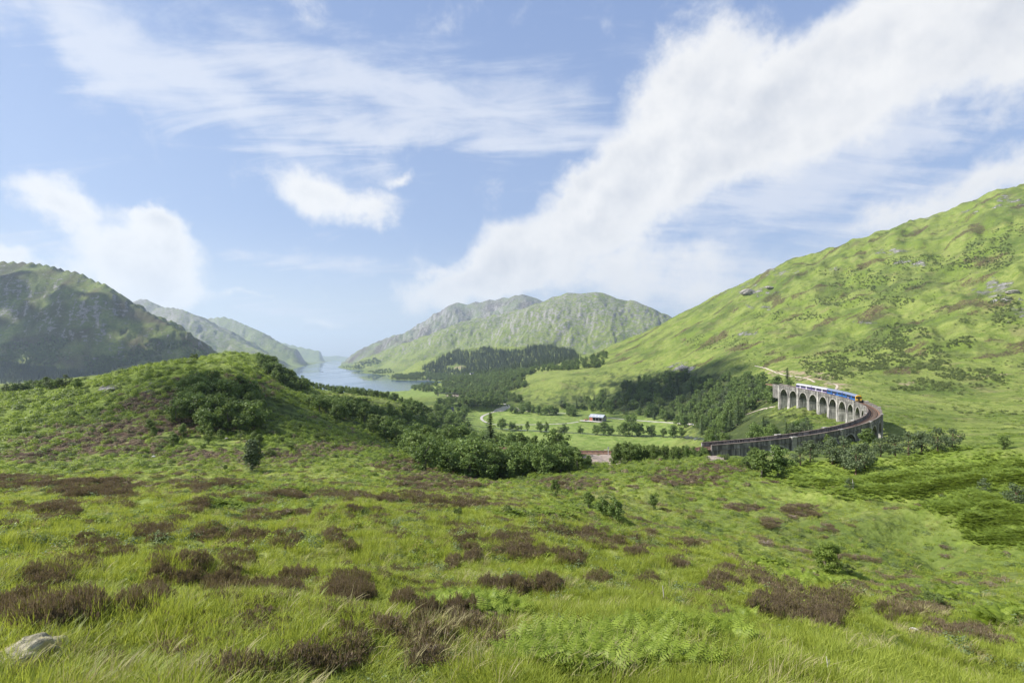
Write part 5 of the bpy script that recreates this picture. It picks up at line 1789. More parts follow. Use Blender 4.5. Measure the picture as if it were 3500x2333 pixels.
# trees in front of the viaduct
for i, (kd, px_, py_, hp, wd, lb) in enumerate([
    ('birch', 2604, 1632, 92, 1.25, 'left tree of the dense birch pair before the viaduct'), ('round', 2660, 1634, 100, 1.05, 'right and wider tree of the dense birch pair before the viaduct'),
    ('birch', 2552, 1600, 40, 1.2, 'small sapling left of the dense birch pair'), ('lean', 2575, 1580, 50, 0.9, 'thin tree in front of the viaduct abutment'),
    ('pine', 2735, 1590, 62, 1.2, 'pine right of the dense birch pair'), ('pine', 2770, 1575, 66, 1.1, 'pine in the middle of the row under the viaduct'),
    ('pine', 2845, 1585, 84, 1.2, 'tall pine near the centre of the pine group'), ('pine', 2885, 1600, 100, 1.1, 'tallest pine of the group on the bracken slope'),
    ('pine', 2925, 1620, 96, 1.0, 'pine with a bare pale stem at the front of the group'), ('pine', 2955, 1600, 80, 1.1, 'pine at the right side of the pine group'),
    ('birch', 2962, 1540, 74, 1.0, 'birch standing before the tall end pier of the viaduct'), ('birch', 2828, 1530, 44, 1.0, 'pointed small birch below the viaduct wall'),
    ('pine', 3010, 1560, 60, 1.3, 'low pine right of the tall pier'), ('pine', 3060, 1560, 70, 1.3, 'first pine of the row along the mound'),
    ('pine', 3105, 1555, 74, 1.2, 'second pine of the row along the mound'), ('pine', 3150, 1548, 70, 1.3, 'third pine of the row along the mound'),
    ('pine', 3205, 1545, 78, 1.1, 'fourth and tallest pine of the row along the mound'), ('pine', 3255, 1528, 60, 1.2, 'last pine of the row along the mound'),
    ('bush', 2700, 1600, 30, 1.3, 'low bush beside the dense birch pair'), ('bush', 2480, 1570, 22, 1.2, 'little bush at the end of the abutment'),
]):
    lone(kd, px_, py_, hp * 1.18, lb, wd * 1.08)

# the wood behind the moor edge
grove(plan_points(1400, 2010, 98, 134, 66, 2.7), [('round', 4), ('birch', 4), ('oak', 3)], (6.0, 9.5), 'in the front wood behind the moor edge', 'front wood', True, (0.9, 1.3), top=lambda p: np.interp(p, [1400, 1500, 1700, 1800, 1950, 2010], [1450, 1470, 1490, 1500, 1500, 1560]))
grove(plan_points(2100, 2420, 112, 134, 36, 1.9), [('birch', 6), ('lean', 2), ('round', 1)], (4.2, 6.8), 'among the slender birches by the railway', 'birches by the railway', True, (0.75, 1.05), top=lambda p: np.interp(p, [2090, 2150, 2250, 2350, 2430], [1510, 1495, 1515, 1515, 1525]))
grove(plan_points(1960, 2140, 100, 112, 7, 2.0), [('birch', 3), ('bush', 3)], (2.2, 3.2), 'below the gravel bank by the railway', 'saplings below the gravel bank', True, (0.8, 1.1))
grove(plan_points(1400, 1900, 150, 215, 44, 4.0), [('round', 4), ('oak', 2), ('birch', 2)], (7, 11), 'in the wood behind the railway', 'wood behind the railway', True, (0.9, 1.3), top=lambda p: np.interp(p, [1400, 1560, 1640, 1700, 1800, 1900], [1400, 1420, 1430, 1450, 1465, 1500]))
grove(pick_points([(1120, 1440), (1180, 1400), (1300, 1400), (1420, 1400), (1500, 1440), (1560, 1500), (1500, 1560), (1400, 1555), (1300, 1500), (1200, 1460)], 60, 4.0, 120, 700), [('round', 4), ('birch', 4), ('oak', 2)], (6, 9.5), 'in the gully wood right of the knoll', 'gully wood', True, (0.9, 1.25), top=lambda p: np.interp(p, [1100, 1300, 1400, 1500, 1580], [1340, 1352, 1372, 1395, 1420]))
lone('spruce', 1676, 1560, 150, 'tall dark spruce rising above the front wood', 1.25)
lone('oak', 1905, 1560, 110, 'big rounded tree standing above the front wood beside the field', 1.0)
# knoll trees
grove(pick_points([(620, 1340), (720, 1330), (880, 1340), (900, 1420), (860, 1480), (700, 1490), (600, 1440)], 42, 3.0, 95, 260), [('birch', 4), ('oak', 3), ('round', 3)], (4.5, 8.5), 'on the shaded flank of the knoll', 'trees on the knoll', True, (0.95, 1.35), top=lambda p: np.interp(p, [550, 640, 740, 800, 870, 1000], [1290, 1262, 1248, 1246, 1300, 1380]))
grove(pick_points([(380, 1440), (600, 1470), (1000, 1440), (1150, 1490), (1000, 1540), (600, 1540)], 26, 4.0, 95, 260), [('bush', 4), ('birch', 3)], (2.0, 4.0), 'scattered low on the knoll', 'bushes on the knoll', True, (0.9, 1.3))
for i, (px_, py_, hp, kd) in enumerate([(265, 1330, 40, 'round'), (330, 1268, 26, 'birch'), (345, 1262, 28, 'birch'), (425, 1248, 30, 'birch'), (470, 1240, 24, 'birch'), (540, 1232, 22, 'bush'), (637, 1228, 36, 'round'), (665, 1230, 28, 'bush')]):
    lone(kd, px_, py_, hp, '%s small tree from the left along the skyline of the knoll' % ordinal(i + 1), 1.1, 'skyline trees of the knoll')
for i, px_ in enumerate(range(20, 230, 17)):
    lone(('pine', 'round', 'birch')[i % 3], px_ + rng.uniform(-5, 5), np.interp(px_, [0, 230], [1348, 1322]), rng.uniform(32, 48), '%s tree from the left in the row behind the knoll shoulder' % ordinal(i + 1), 1.2, 'row behind the knoll shoulder')
grove(pick_points([(880, 1215), (930, 1220), (1010, 1290), (1060, 1335), (1020, 1345), (960, 1320), (900, 1265)], 40, 3.5, 200, 480), [('round', 4), ('oak', 3), ('birch', 2)], (5.5, 9), 'on the far knoll above the loch', 'trees on the far knoll', True, (0.95, 1.3), top=lambda p: np.interp(p, [860, 890, 940, 1000, 1060, 1100], [1215, 1200, 1212, 1262, 1300, 1320]))
pp_ = []
for px_ in np.arange(1040, 1480, 9.5):
    Y_ = rng.uniform(400, 520)
    X_ = (px_ - 1750) / F * Y_
    pp_.append((X_, Y_, float(gz(X_, Y_))))
grove(pp_, [('round', 4), ('birch', 3), ('oak', 1)], (7, 12), 'in the belt between the pasture and the loch', 'belt by the loch', False, (0.9, 1.3), top=lambda p: np.interp(p, [1040, 1100, 1250, 1300, 1400, 1480], [1292, 1305, 1322, 1330, 1338, 1345]))
grove(pick_points([(1050, 1385), (1120, 1385), (1190, 1400), (1200, 1440), (1120, 1420)], 14, 3.5, 100, 420), [('round', 3), ('oak', 2), ('lean', 2)], (7, 10), 'in the grove below the bright pasture', 'grove below the pasture', True, (1.0, 1.3), top=lambda p: 1340)
# valley: hedge trees between the fields
for i, (px_, py_, hp, kd, wd) in enumerate([(1600, 1463, 26, 'round', 1.2), (1717, 1470, 44, 'round', 1.1), (1750, 1470, 34, 'round', 1.1), (1772, 1472, 24, 'bush', 1.3), (1803, 1474, 40, 'birch', 0.7), (1845, 1477, 42, 'birch', 1.2), (1868, 1477, 40, 'birch', 0.8), (1932, 1478, 36, 'round', 1.1), (1915, 1478, 26, 'bush', 1.2), (1985, 1480, 30, 'round', 1.1), (2035, 1485, 36, 'round', 1.1), (2062, 1487, 50, 'round', 1.1), (2085, 1487, 40, 'oak', 1.0), (2130, 1489, 52, 'round', 1.1), (2160, 1490, 82, 'round', 1.05), (2185, 1490, 50, 'oak', 1.0), (2225, 1490, 44, 'round', 1.2), (2268, 1494, 36, 'birch', 1.2), (2300, 1497, 50, 'round', 1.1), (2330, 1497, 44, 'birch', 1.1)]):
    lone(kd, px_, py_, hp, '%s tree from the left in the hedge line between the two meadows' % ordinal(i + 1), wd, 'hedge line between the meadows')
# big dark wood left of the viaduct
WD = [(1890, 1398), (1950, 1385), (2080, 1352), (2180, 1305), (2280, 1290), (2400, 1300), (2600, 1310), (2700, 1335), (2690, 1352), (2600, 1392), (2520, 1430), (2540, 1470), (2430, 1495), (2340, 1470), (2300, 1445), (2150, 1424), (2000, 1409)]
grove(pick_points(WD, 250, 5.5, 380, 1100), [('round', 4), ('oak', 4), ('birch', 4), ('spruce', 2), ('pine', 2)], (11, 17), 'in the dark wood left of the viaduct', 'dark wood by the viaduct', False, (0.9, 1.25))
grove(plan_points(2420, 2760, 190, 262, 40, 4.0), [('round', 4), ('birch', 3), ('pine', 2), ('spruce', 2)], (6, 11), 'inside the curve of the viaduct', 'trees inside the viaduct curve', True, (0.85, 1.15), top=lambda p: np.interp(p, [2420, 2500, 2600, 2640, 2700, 2760, 2800], [1420, 1400, 1405, 1440, 1440, 1420, 1435]))
grove(pick_points([(2560, 1340), (2680, 1318), (2705, 1330), (2695, 1362), (2660, 1370), (2600, 1380)], 16, 5.0, 300, 600), [('round', 3), ('oak', 3)], (8, 11), 'hiding the far end of the viaduct', 'trees at the far end of the viaduct', False, (1.0, 1.3), top=lambda p: np.interp(p, [2500, 2640, 2690, 2720], [1270, 1295, 1312, 1335]))
# dark belt across the valley towards the loch
VB = [(1480, 1352), (1560, 1325), (1680, 1300), (1780, 1285), (1800, 1320), (1740, 1345), (1800, 1385), (1740, 1375), (1660, 1395), (1560, 1385), (1620, 1355), (1530, 1350)]

grove(pick_points([(1860, 1412), (1960, 1418), (1960, 1425), (1740, 1412), (1790, 1395)], 16, 7.0, 600, 900), [('round', 3), ('oak', 3)], (12, 16), 'beside the farm track', 'trees beside the farm track', False, (0.95, 1.2))


grove(pick_points([(1480, 1385), (1560, 1360), (1600, 1380), (1590, 1430), (1560, 1470), (1500, 1440)], 42, 6.0, 400, 1000), [('round', 5), ('birch', 2), ('oak', 3)], (9, 13), 'along the lower river', 'trees along the lower river', False, (0.95, 1.25))
# far woods that read as one mass
def far_scatter(name, coll, nvar, poly, n, h, label, wide=1.0, rmin=500, dens=None):
    P = np.array(poly, float)
    q = rng.uniform(P.min(0), P.max(0), (n * 3, 2))
    q = q[in_poly(P, q[:, 0], q[:, 1])][:n]
    X, Y, Z = hit(q[:, 0], q[:, 1])
    ok = (np.hypot(X, Y) > rmin) & (Z > 0.6)
    if dens is not None:
        ok &= rng.uniform(0, 1, len(X)) < dens(X, Y, q)
    X, Y, Z = X[ok], Y[ok], Z[ok]
    hh = rng.uniform(h[0], h[1], len(X))
    wv = hh * wide * rng.uniform(0.85, 1.25, len(X))
    return scatter(name, coll, np.stack([X, Y, Z], 1), np.stack([np.zeros(len(X)), np.zeros(len(X)), rng.uniform(0, 6.28, len(X))], 1), np.stack([wv, wv, hh], 1), rng.integers(0, nvar, len(X)), label)
far_scatter('forest', C_CONIF, 2, [(1440, 1262), (1500, 1225), (1560, 1196), (1640, 1192), (1720, 1186), (1880, 1184), (1960, 1200), (1990, 1230), (1900, 1256), (1750, 1275), (1600, 1290), (1480, 1280)], 3400, (13, 20), 'dark conifer plantation on the low hill beyond the valley', 1.0, 1500,
            dens=lambda X, Y, q: np.where(emask([(1600, 1190, 40, 9), (1740, 1190, 60, 9), (1560, 1256, 34, 8)], q[:, 0], q[:, 1]) > 0.3, 0.02, 1.0))
far_scatter('woodland', C_WOOD, 4, [(1335, 1296), (1345, 1285), (1450, 1275), (1560, 1285), (1700, 1268), (1800, 1268), (1850, 1280), (1760, 1300), (1650, 1310), (1530, 1303)], 1100, (10, 16), 'pale broadleaf woods along the far shore of the loch', 1.0, 1200)
far_scatter('woodland', C_WOOD, 4, VB, 210, (9, 16), 'belt of dark trees crossing the valley toward the loch', 1.1, 700)
far_scatter('woodland', C_WOOD, 4, [(1400, 1332), (1420, 1318), (1500, 1304), (1660, 1300), (1760, 1302), (1700, 1340), (1600, 1362), (1500, 1346)], 260, (10, 15), 'wood at the head of the loch', 1.1, 800)
far_scatter('woodland', C_WOOD, 4, [(1160, 1256), (1290, 1222), (1300, 1240), (1240, 1260), (1245, 1272), (1330, 1262), (1350, 1278), (1290, 1279), (1200, 1259)], 240, (10, 16), 'wood on the small headland of the loch', 1.0, 1500)
far_scatter('forest', C_CONIF, 2, [(0, 1240), (150, 1262), (350, 1280), (400, 1285), (330, 1290), (0, 1335)], 900, (12, 18), 'conifer forest at the foot of the dark mountain', 1.0, 700)
far_scatter('woodland', C_WOOD, 4, [(0, 1180), (150, 1150), (330, 1180), (420, 1120), (560, 1170), (640, 1170), (740, 1212), (620, 1225), (420, 1250), (400, 1290), (150, 1290), (0, 1290)], 1500, (7, 13), 'scrubby woods on the lower slopes of the dark mountain', 1.1, 800,
            dens=lambda X, Y, q: sstep(-0.25, 0.3, fbm(X / 120, Y / 120, 3, 91)))
far_scatter('woodland', C_WOOD, 4, [(1950, 1240), (2080, 1205), (2060, 1255), (1990, 1262), (1850, 1270), (1800, 1262)], 160, (8, 13), 'loose trees where the hillside meets the plantation', 1.0, 900)
# scrub on the right hill
SCR = [(2880, 1240, 150, 40), (3000, 1215, 130, 50), (3080, 1150, 100, 45), (3200, 1280, 90, 50), (3000, 970, 180, 26), (3180, 900, 160, 28), (2950, 1030, 180, 22), (2850, 1260, 110, 40), (3150, 1190, 120, 40), (2450, 1170, 110, 26), (3380, 870, 90, 60), (3430, 1060, 60, 50), (2900, 930, 120, 16), (2700, 1080, 140, 16), (3350, 1290, 90, 30), (3300, 1170, 40, 20), (3450, 790, 60, 30), (3100, 1330, 60, 8), (3220, 1330, 40, 8)]
pp = ell_points(SCR, 80)
X, Y, Z = hit(pp[:, 0], pp[:, 1])
ok = (np.hypot(X, Y) > 250) & (fbm(X / 28, Y / 28, 3, 19) > -0.2)
X, Y, Z = X[ok], Y[ok], Z[ok]
hh = rng.uniform(1.3, 3.6, len(X))
scatter('scrub', C_HILLB, np.stack([X, Y, Z - 0.2], 1), np.stack([np.zeros(len(X)), np.zeros(len(X)), rng.uniform(0, 6.28, len(X))], 1), np.stack([hh, hh, hh * 0.9], 1), rng.integers(0, 5, len(X)), 'scrub thickets spread over the green hillside')
q = np.stack([rng.uniform(2200, 3500, 5000), rng.uniform(760, 1430, 5000)], 1)
X, Y, Z = hit(q[:, 0], q[:, 1])
rr_ = np.hypot(X, Y)
ok = (rr_ > 230) & (rr_ < 1500) & (fbm(X / 60, Y / 60, 4, 29) > 0.12)
X, Y, Z = X[ok], Y[ok], Z[ok]
hh = rng.uniform(0.8, 2.4, len(X))
scatter('hillside_bushes', C_HILLB, np.stack([X, Y, Z - 0.2], 1), np.stack([np.zeros(len(X)), np.zeros(len(X)), rng.uniform(0, 6.28, len(X))], 1), np.stack([hh * 1.3, hh * 1.3, hh * 0.8], 1), rng.integers(0, 3, len(X)), 'low bracken bushes dotted over the green hillside')
x, y, r = polar_points(30000, 185, 900, phi=0.84)
ok = (x > 0.3 * y) & (fbm(x / 22, y / 22, 4, 33) > 0.05)
x, y = x[ok], y[ok]
z = gz(x, y)
ok = z > 54
x, y, z = x[ok], y[ok], z[ok]
hh = rng.uniform(0.8, 2.0, len(x))
scatter('hillside_bracken', C_CLUMP, np.stack([x, y, z], 1), np.stack([np.zeros(len(x)), np.zeros(len(x)), rng.uniform(0, 6.28, len(x))], 1), np.stack([hh * 1.4, hh * 1.4, hh * 0.7], 1), rng.integers(0, 4, len(x)), 'bracken hummocks on the hillside above the viaduct')

# willow scrub of the foreground
for i, (px_, py_, wpx, lb) in enumerate([(3300, 2235, 150, 'pale grey green willow scrub low in the right corner'), (3415, 2085, 80, 'pale willow bush above the right corner scrub'), (1879, 2125, 110, 'pale willow shrub right of the lichened stone'), (1476, 2055, 100, 'pale willow shrub left of the lichened stone'), (3480, 2300, 120, 'pale willow scrub at the bottom right edge'), (1345, 1800, 50, 'small pale bush between heather on the left moor'), (3340, 2190, 90, 'pale willow twig bush behind the corner scrub'), (1540, 2030, 70, 'pale willow sprig behind the stone')]):
    X_, Y_, Z_ = [float(v[0]) for v in hit(px_, py_)]
    w_ = wpx * Y_ / F
    o = obj('willow_shrub', WILLOW_MESH[i % 2], None, (X_, Y_, Z_ - 0.02), i * 1.1)
    o.scale = (w_, w_, w_ * 0.75)
    tag(o, lb, 'shrub', 'willow scrub of the foreground')

# ------------------------------------------------------------------ stones
M_STONE = simple_mat('lichened_stone', (0.25, 0.235, 0.215), 0.95, var=0.45, scale=9.0, bump=0.6)
M_PALE = simple_mat('bleached_stone', (0.60, 0.57, 0.52), 0.95, var=0.2, scale=9.0, bump=0.6)
def lichen_mat():
    m, t, out = new_mat('mossy_boulder')
    co = t.new('ShaderNodeTexCoord').outputs['Object']
    n = t.noise(co, 7.0, 7.0, 0.7)
    n2 = t.noise(co, 2.0, 4.0, 0.6)
    c = t.mix(t.ramp(n, 0.3, 0.7), (0.16, 0.15, 0.10), (0.46, 0.42, 0.31))
    c = t.mix(t.ramp(n2, 0.52, 0.65), c, (0.30, 0.26, 0.10))
    bp = t.new('ShaderNodeBump', {'Height': n, 'Strength': 0.8, 'Distance': 0.05})
    b = t.new('ShaderNodeBsdfPrincipled', {'Base Color': c, 'Roughness': 1.0, 'Specular IOR Level': 0.1, 'Normal': bp.outputs[0]})
    t.l.new(b.outputs[0], out.inputs[0])
    return m
M_LICH = lichen_mat()
import bmesh
def rock(seed, sub=4, rough=0.25, flat=0.6):
    bm = bmesh.new()
    bmesh.ops.create_icosphere(bm, subdivisions=sub, radius=0.5)
    g = np.random.default_rng(seed)
    co = np.array([v.co[:] for v in bm.verts])
    # chop by planes for flat faces, then roughen
    for _ in range(9):
        d = rdir(g, 1)[0]
        lim = g.uniform(0.28, 0.44)
        over = np.maximum(co @ d - lim, 0)
        co = co - over[:, None] * d * 0.92
    nz = perlin(co[:, 0] * 4 + seed, co[:, 1] * 4 + co[:, 2] * 3.1, 1) + 0.5 * perlin(co[:, 0] * 9 + seed, co[:, 1] * 9 - co[:, 2] * 8, 2)
    co = co * (1 + rough * 0.3 * nz)[:, None]
    co[:, 2] *= flat
    for v, c in zip(bm.verts, co):
        v.co = c
    me_ = bpy.data.meshes.new('rock')
    bm.to_mesh(me_)
    bm.free()
    return me_
for i, (px_, py_, wpx, fl, mt_, lb) in enumerate([
    (1712, 2072, 78, 0.75, M_STONE, 'pointed lichened stone standing in the bracken'), (3130, 2160, 46, 0.5, M_PALE, 'small pale flat stone in the grass on the right'),
    (60, 2275, 300, 0.55, M_LICH, 'large mossy boulder in the lower left corner'), (560, 1800, 70, 0.35, M_STONE, 'flat grey stone lying on heather'),
    (385, 1330, 50, 0.25, M_STONE, 'bare rock slab on the knoll'), (520, 1312, 24, 0.4, M_STONE, 'small rock face above the slab on the knoll'), (508, 1338, 30, 0.4, M_STONE, 'grey rock ledge under the heather of the knoll'),
    (525, 1560, 14, 0.6, M_PALE, 'tiny white stone at the foot of the knoll'), (775, 1500, 16, 0.6, M_STONE, 'little stone on the dark flank of the knoll'), (2655, 1555, 60, 0.5, M_STONE, 'rocky bank under the viaduct arch'),
    (2560, 1003, 70, 0.35, M_STONE, 'pale crag on the skyline shoulder of the hill'), (2630, 985, 40, 0.35, M_STONE, 'broken rocks right of the skyline crag'), (2335, 1262, 52, 0.45, M_STONE, 'rock knob above the dark wood'), (3460, 1000, 40, 0.4, M_STONE, 'rock face at the right edge of the hill')]):
    X_, Y_, Z_ = [float(v[0]) for v in hit(px_, py_)]
    me_ = rock(300 + i, 5 if i == 2 else 4 if i < 4 else 3, 0.35 if i >= 4 else 0.6 if i == 2 else 0.35, fl)
    me_.materials.append(mt_)
    w_ = wpx * Y_ / F
    o = obj('stone' if w_ < 2 else 'rock_outcrop', me_, None, (X_, Y_, Z_ + w_ * (-0.02 if i == 2 else 0.05)), 0.7 * i)
    o.scale = (w_, w_ * 0.8, w_)
    tag(o, lb, 'stone' if w_ < 2 else 'rock')
# dead sticks
M_STICK = simple_mat('bleached_wood', (0.45, 0.42, 0.38), 0.9, var=0.2)
for i, (px_, py_, hp, lb) in enumerate([(2830, 2330, 85, 'bleached dead stick standing at the bottom edge'), (2267, 2060, 60, 'thin dry stalk with a seed head above the bracken'), (2915, 1676, 40, 'bare pale trunk below the front pine')]):
    X_, Y_, Z_ = [float(v[0]) for v in hit(px_, py_)]
    h_ = hp * Y_ / F
    mb = MB()
    mb.tube([(0, 0, -0.03), (0.02 * h_, 0, 0.5 * h_), (-0.03 * h_, 0.01, h_)], [0.035 * h_, 0.028 * h_, 0.015 * h_], 6)
    if i == 0:
        mb.tube([(0.01 * h_, 0, 0.6 * h_), (0.12 * h_, 0.02, 0.85 * h_)], [0.02 * h_, 0.008 * h_], 5)
    o = mb.build('dead_stick', M_STICK, loc=(X_, Y_, Z_))
    tag(o, lb, 'stick')

# ------------------------------------------------------------------ tracks and paths
M_PATH = simple_mat('gravel_path', (0.42, 0.36, 0.29), 0.95, var=0.2, scale=0.5)
M_TRACK = simple_mat('farm_gravel', (0.40, 0.37, 0.34), 0.95, var=0.15, scale=0.3)
def ribbon(name, pts, width, label, mat, lift=0.15):
    P = catmull(pts, 8)
    X, Y, Z = hit(P[:, 0], P[:, 1])
    C = np.stack([X, Y], 1)
    for _ in range(2):
        C[1:-1] = (C[:-2] + 2 * C[1:-1] + C[2:]) / 4
    # resample evenly
    d = np.concatenate([[0], np.cumsum(np.hypot(*np.diff(C, axis=0).T))])
    n = max(4, int(d[-1] / 3))
    s = np.linspace(0, d[-1], n)
    C = np.stack([np.interp(s, d, C[:, 0]), np.interp(s, d, C[:, 1])], 1)
    t = np.gradient(C, axis=0)
    t /= np.linalg.norm(t, axis=1, keepdims=True) + 1e-9
    nn = np.stack([t[:, 1], -t[:, 0]], 1)
    vs_, fs = [], []
    for i in range(n):
        w_ = width * (0.85 + 0.3 * math.sin(i * 1.7) * 0.5)
        for o_ in (-w_ / 2, 0, w_ / 2):
            x_, y_ = C[i] + nn[i] * o_
            vs_.append((x_, y_, float(gz(x_, y_)) + lift))
    for i in range(n - 1):
        for j in range(2):
            fs.append((i * 3 + j, i * 3 + j + 1, (i + 1) * 3 + j + 1, (i + 1) * 3 + j))
    return tag(obj(name, mesh_data(name, vs_, fs, [mat], None, True)), label, kind='structure')
ribbon('farm_track', [(2400, 1452), (2320, 1446), (2240, 1441), (2150, 1434), (2075, 1427)], 3.4, 'gravel farm track leaving the barn toward the wood', M_TRACK)
ribbon('farm_track', [(1978, 1441), (1930, 1447), (1850, 1450), (1760, 1451), (1690, 1450), (1662, 1443), (1646, 1432), (1652, 1420), (1690, 1406), (1732, 1393)], 4.2, 'gravel farm track looping across the meadow', M_TRACK)
ribbon('farm_track', [(1722, 1374), (1728, 1384), (1745, 1394), (1790, 1404), (1870, 1410), (1950, 1413)], 4.0, 'gravel farm track running up the valley', M_TRACK)
M_RIVER = simple_mat('dark_river', (0.035, 0.04, 0.04), 0.15, var=0.2, spec=0.5)
ribbon('river', [(2440, 1503), (2330, 1493), (2200, 1489), (2060, 1485), (1900, 1475), (1780, 1469), (1690, 1463), (1610, 1452), (1565, 1425), (1545, 1390)], 5.0, 'narrow dark river winding between the hedge trees', M_RIVER, 0.12)
ribbon('footpath', [(2722, 1361), (2690, 1372), (2666, 1386), (2622, 1394), (2595, 1401), (2547, 1418)], 1.7, 'pale footpath leading under the first arch', M_PATH, 0.25)
ribbon('footpath', [(2580, 1250), (2620, 1260), (2660, 1276), (2700, 1285), (2755, 1293), (2785, 1307)], 1.8, 'pale footpath climbing the hillside behind the train', M_PATH, 0.3)
ribbon('footpath', [(2826, 1308), (2850, 1312), (2862, 1320), (2856, 1332)], 2.0, 'short pale bend of footpath above the train', M_PATH, 0.3)

# ------------------------------------------------------------------ barn
M_ROOF = simple_mat('corrugated_roof', (0.36, 0.39, 0.43), 0.5, 0.2, var=0.15, scale=0.8)
M_WALL = simple_mat('stone_wall_grey', (0.24, 0.23, 0.22), 0.9, var=0.35, scale=1.5)
M_RED = simple_mat('red_door', (0.36, 0.13, 0.09), 0.8, var=0.15)
M_DARK = simple_mat('dark_timber', (0.05, 0.045, 0.04), 0.9, var=0.2)
M_YARD = simple_mat('pale_yard', (0.52, 0.49, 0.45), 0.95, var=0.12, scale=0.4)
bx, by_, bz = [float(v[0]) for v in hit(2043, 1437)]
barn = empty('barn', (bx, by_, bz), R(-33))
tag(barn, 'open fronted barn with a grey corrugated roof in the meadow', 'barn')
LB, DB, HE, HR = 19.0, 12.0, 5.2, 8.2
mb = MB()
mb.box((0, DB / 2 - 0.15, HE / 2), (LB, 0.3, HE))
mb.build('back_wall', M_WALL, barn)
for sx_ in (-1, 1):
    mb = MB()
    x0 = sx_ * (LB / 2 - 0.15)
    v_ = [(x0 - .15, -DB / 2, 0), (x0 - .15, DB / 2 - 0.31, 0), (x0 - .15, DB / 2 - 0.31, HE), (x0 - .15, 0, HR), (x0 - .15, -DB / 2, HE)]
    v_ = v_ + [(a + 0.3, b, c) for a, b, c in v_]
    mb.add(v_, [(4, 3, 2, 1, 0), (5, 6, 7, 8, 9)] + [(j, (j + 1) % 5, 5 + (j + 1) % 5, 5 + j) for j in range(5)])
    mb.build('gable_wall', M_WALL, barn)
for sy_ in (-1, 1):
    mb = MB()
    e0, e1 = sy_ * (DB / 2 + 0.6), 0.0
    z0 = HE - 0.3 + 0.05
    v_ = [(-LB / 2 - .5, e0, z0), (LB / 2 + .5, e0, z0), (LB / 2 + .5, e1, HR + 0.05), (-LB / 2 - .5, e1, HR + 0.05)]
    v_ += [(a, b, c + 0.18) for a, b, c in v_]
    mb.add(v_, [(0, 1, 2, 3), (7, 6, 5, 4), (0, 4, 5, 1), (1, 5, 6, 2), (2, 6, 7, 3), (3, 7, 4, 0)])
    slope_ = mb.build('roof_slope', M_ROOF, barn)
    for k in range(4):
        mb = MB()
        x0 = -LB / 2 + 2.6 + k * 4.6
        ya, za = e0 * 0.75, z0 + 0.25 * (HR - z0) + 0.24
        yb, zb = e0 * 0.30, z0 + 0.70 * (HR - z0) + 0.24
        mb.add([(x0, ya, za), (x0 + 1.1, ya, za), (x0 + 1.1, yb, zb), (x0, yb, zb)], [(0, 1, 2, 3)])
        mb.build('rooflight', M_WHITE, slope_)
for k, x0 in enumerate((-LB / 2 + 5.0, -0.5, 4.0, 8.2)):
    mb = MB()
    mb.box((x0, -DB / 2 + 0.2, HE / 2), (0.35, 0.35, HE))
    mb.build('post', M_WALL, barn)
mb = MB()
mb.box((-LB / 2 + 2.6, -DB / 2 + 0.1, HE / 2 - 0.2), (4.2, 0.15, HE - 0.4))
mb.build('door', M_RED, barn)
mb = MB()
mb.box((1.5, DB / 2 - 2.0, 1.4), (LB - 4, 2.6, 2.8))
mb.build('stored_bales', M_DARK, barn)
yard = MB()
yard.add([(-LB / 2 - 9, -DB / 2 - 9, 0.12), (LB / 2 - 1, -DB / 2 - 8, 0.12), (LB / 2 + 1, -DB / 2 - 0.5, 0.12), (-LB / 2 - 5, -DB / 2 + 1, 0.12), (-LB / 2 - 12, -DB / 2 - 3, 0.12)], [(0, 1, 2, 3, 4)])
tag(yard.build('yard_pavement', M_YARD, loc=(bx, by_, bz + 0.05), rz=R(-33)), 'pale concrete yard before the barn', kind='structure')
# parked farm vehicle and log stack by the barn
tr = empty('trailer', (bx - 15, by_ + 2, bz), R(20))
tag(tr, 'red brown farm trailer parked left of the barn', 'trailer')
mb = MB(); mb.box((0, 0, 1.2), (4.6, 2.1, 0.9)); mb.build('bed', M_RED, tr)
mb = MB(); mb.box((3.2, 0, 0.75), (1.9, 0.16, 0.16)); mb.build('drawbar', M_DARK, tr)
for sx_ in (-0.8, 0.8):
    for sy_ in (-1.05, 1.05):
        mb = MB(); mb.tube([(sx_, sy_ - 0.14, 0.48), (sx_, sy_ + 0.14, 0.48)], 0.48, 12); mb.build('wheel', M_BLACK, tr)

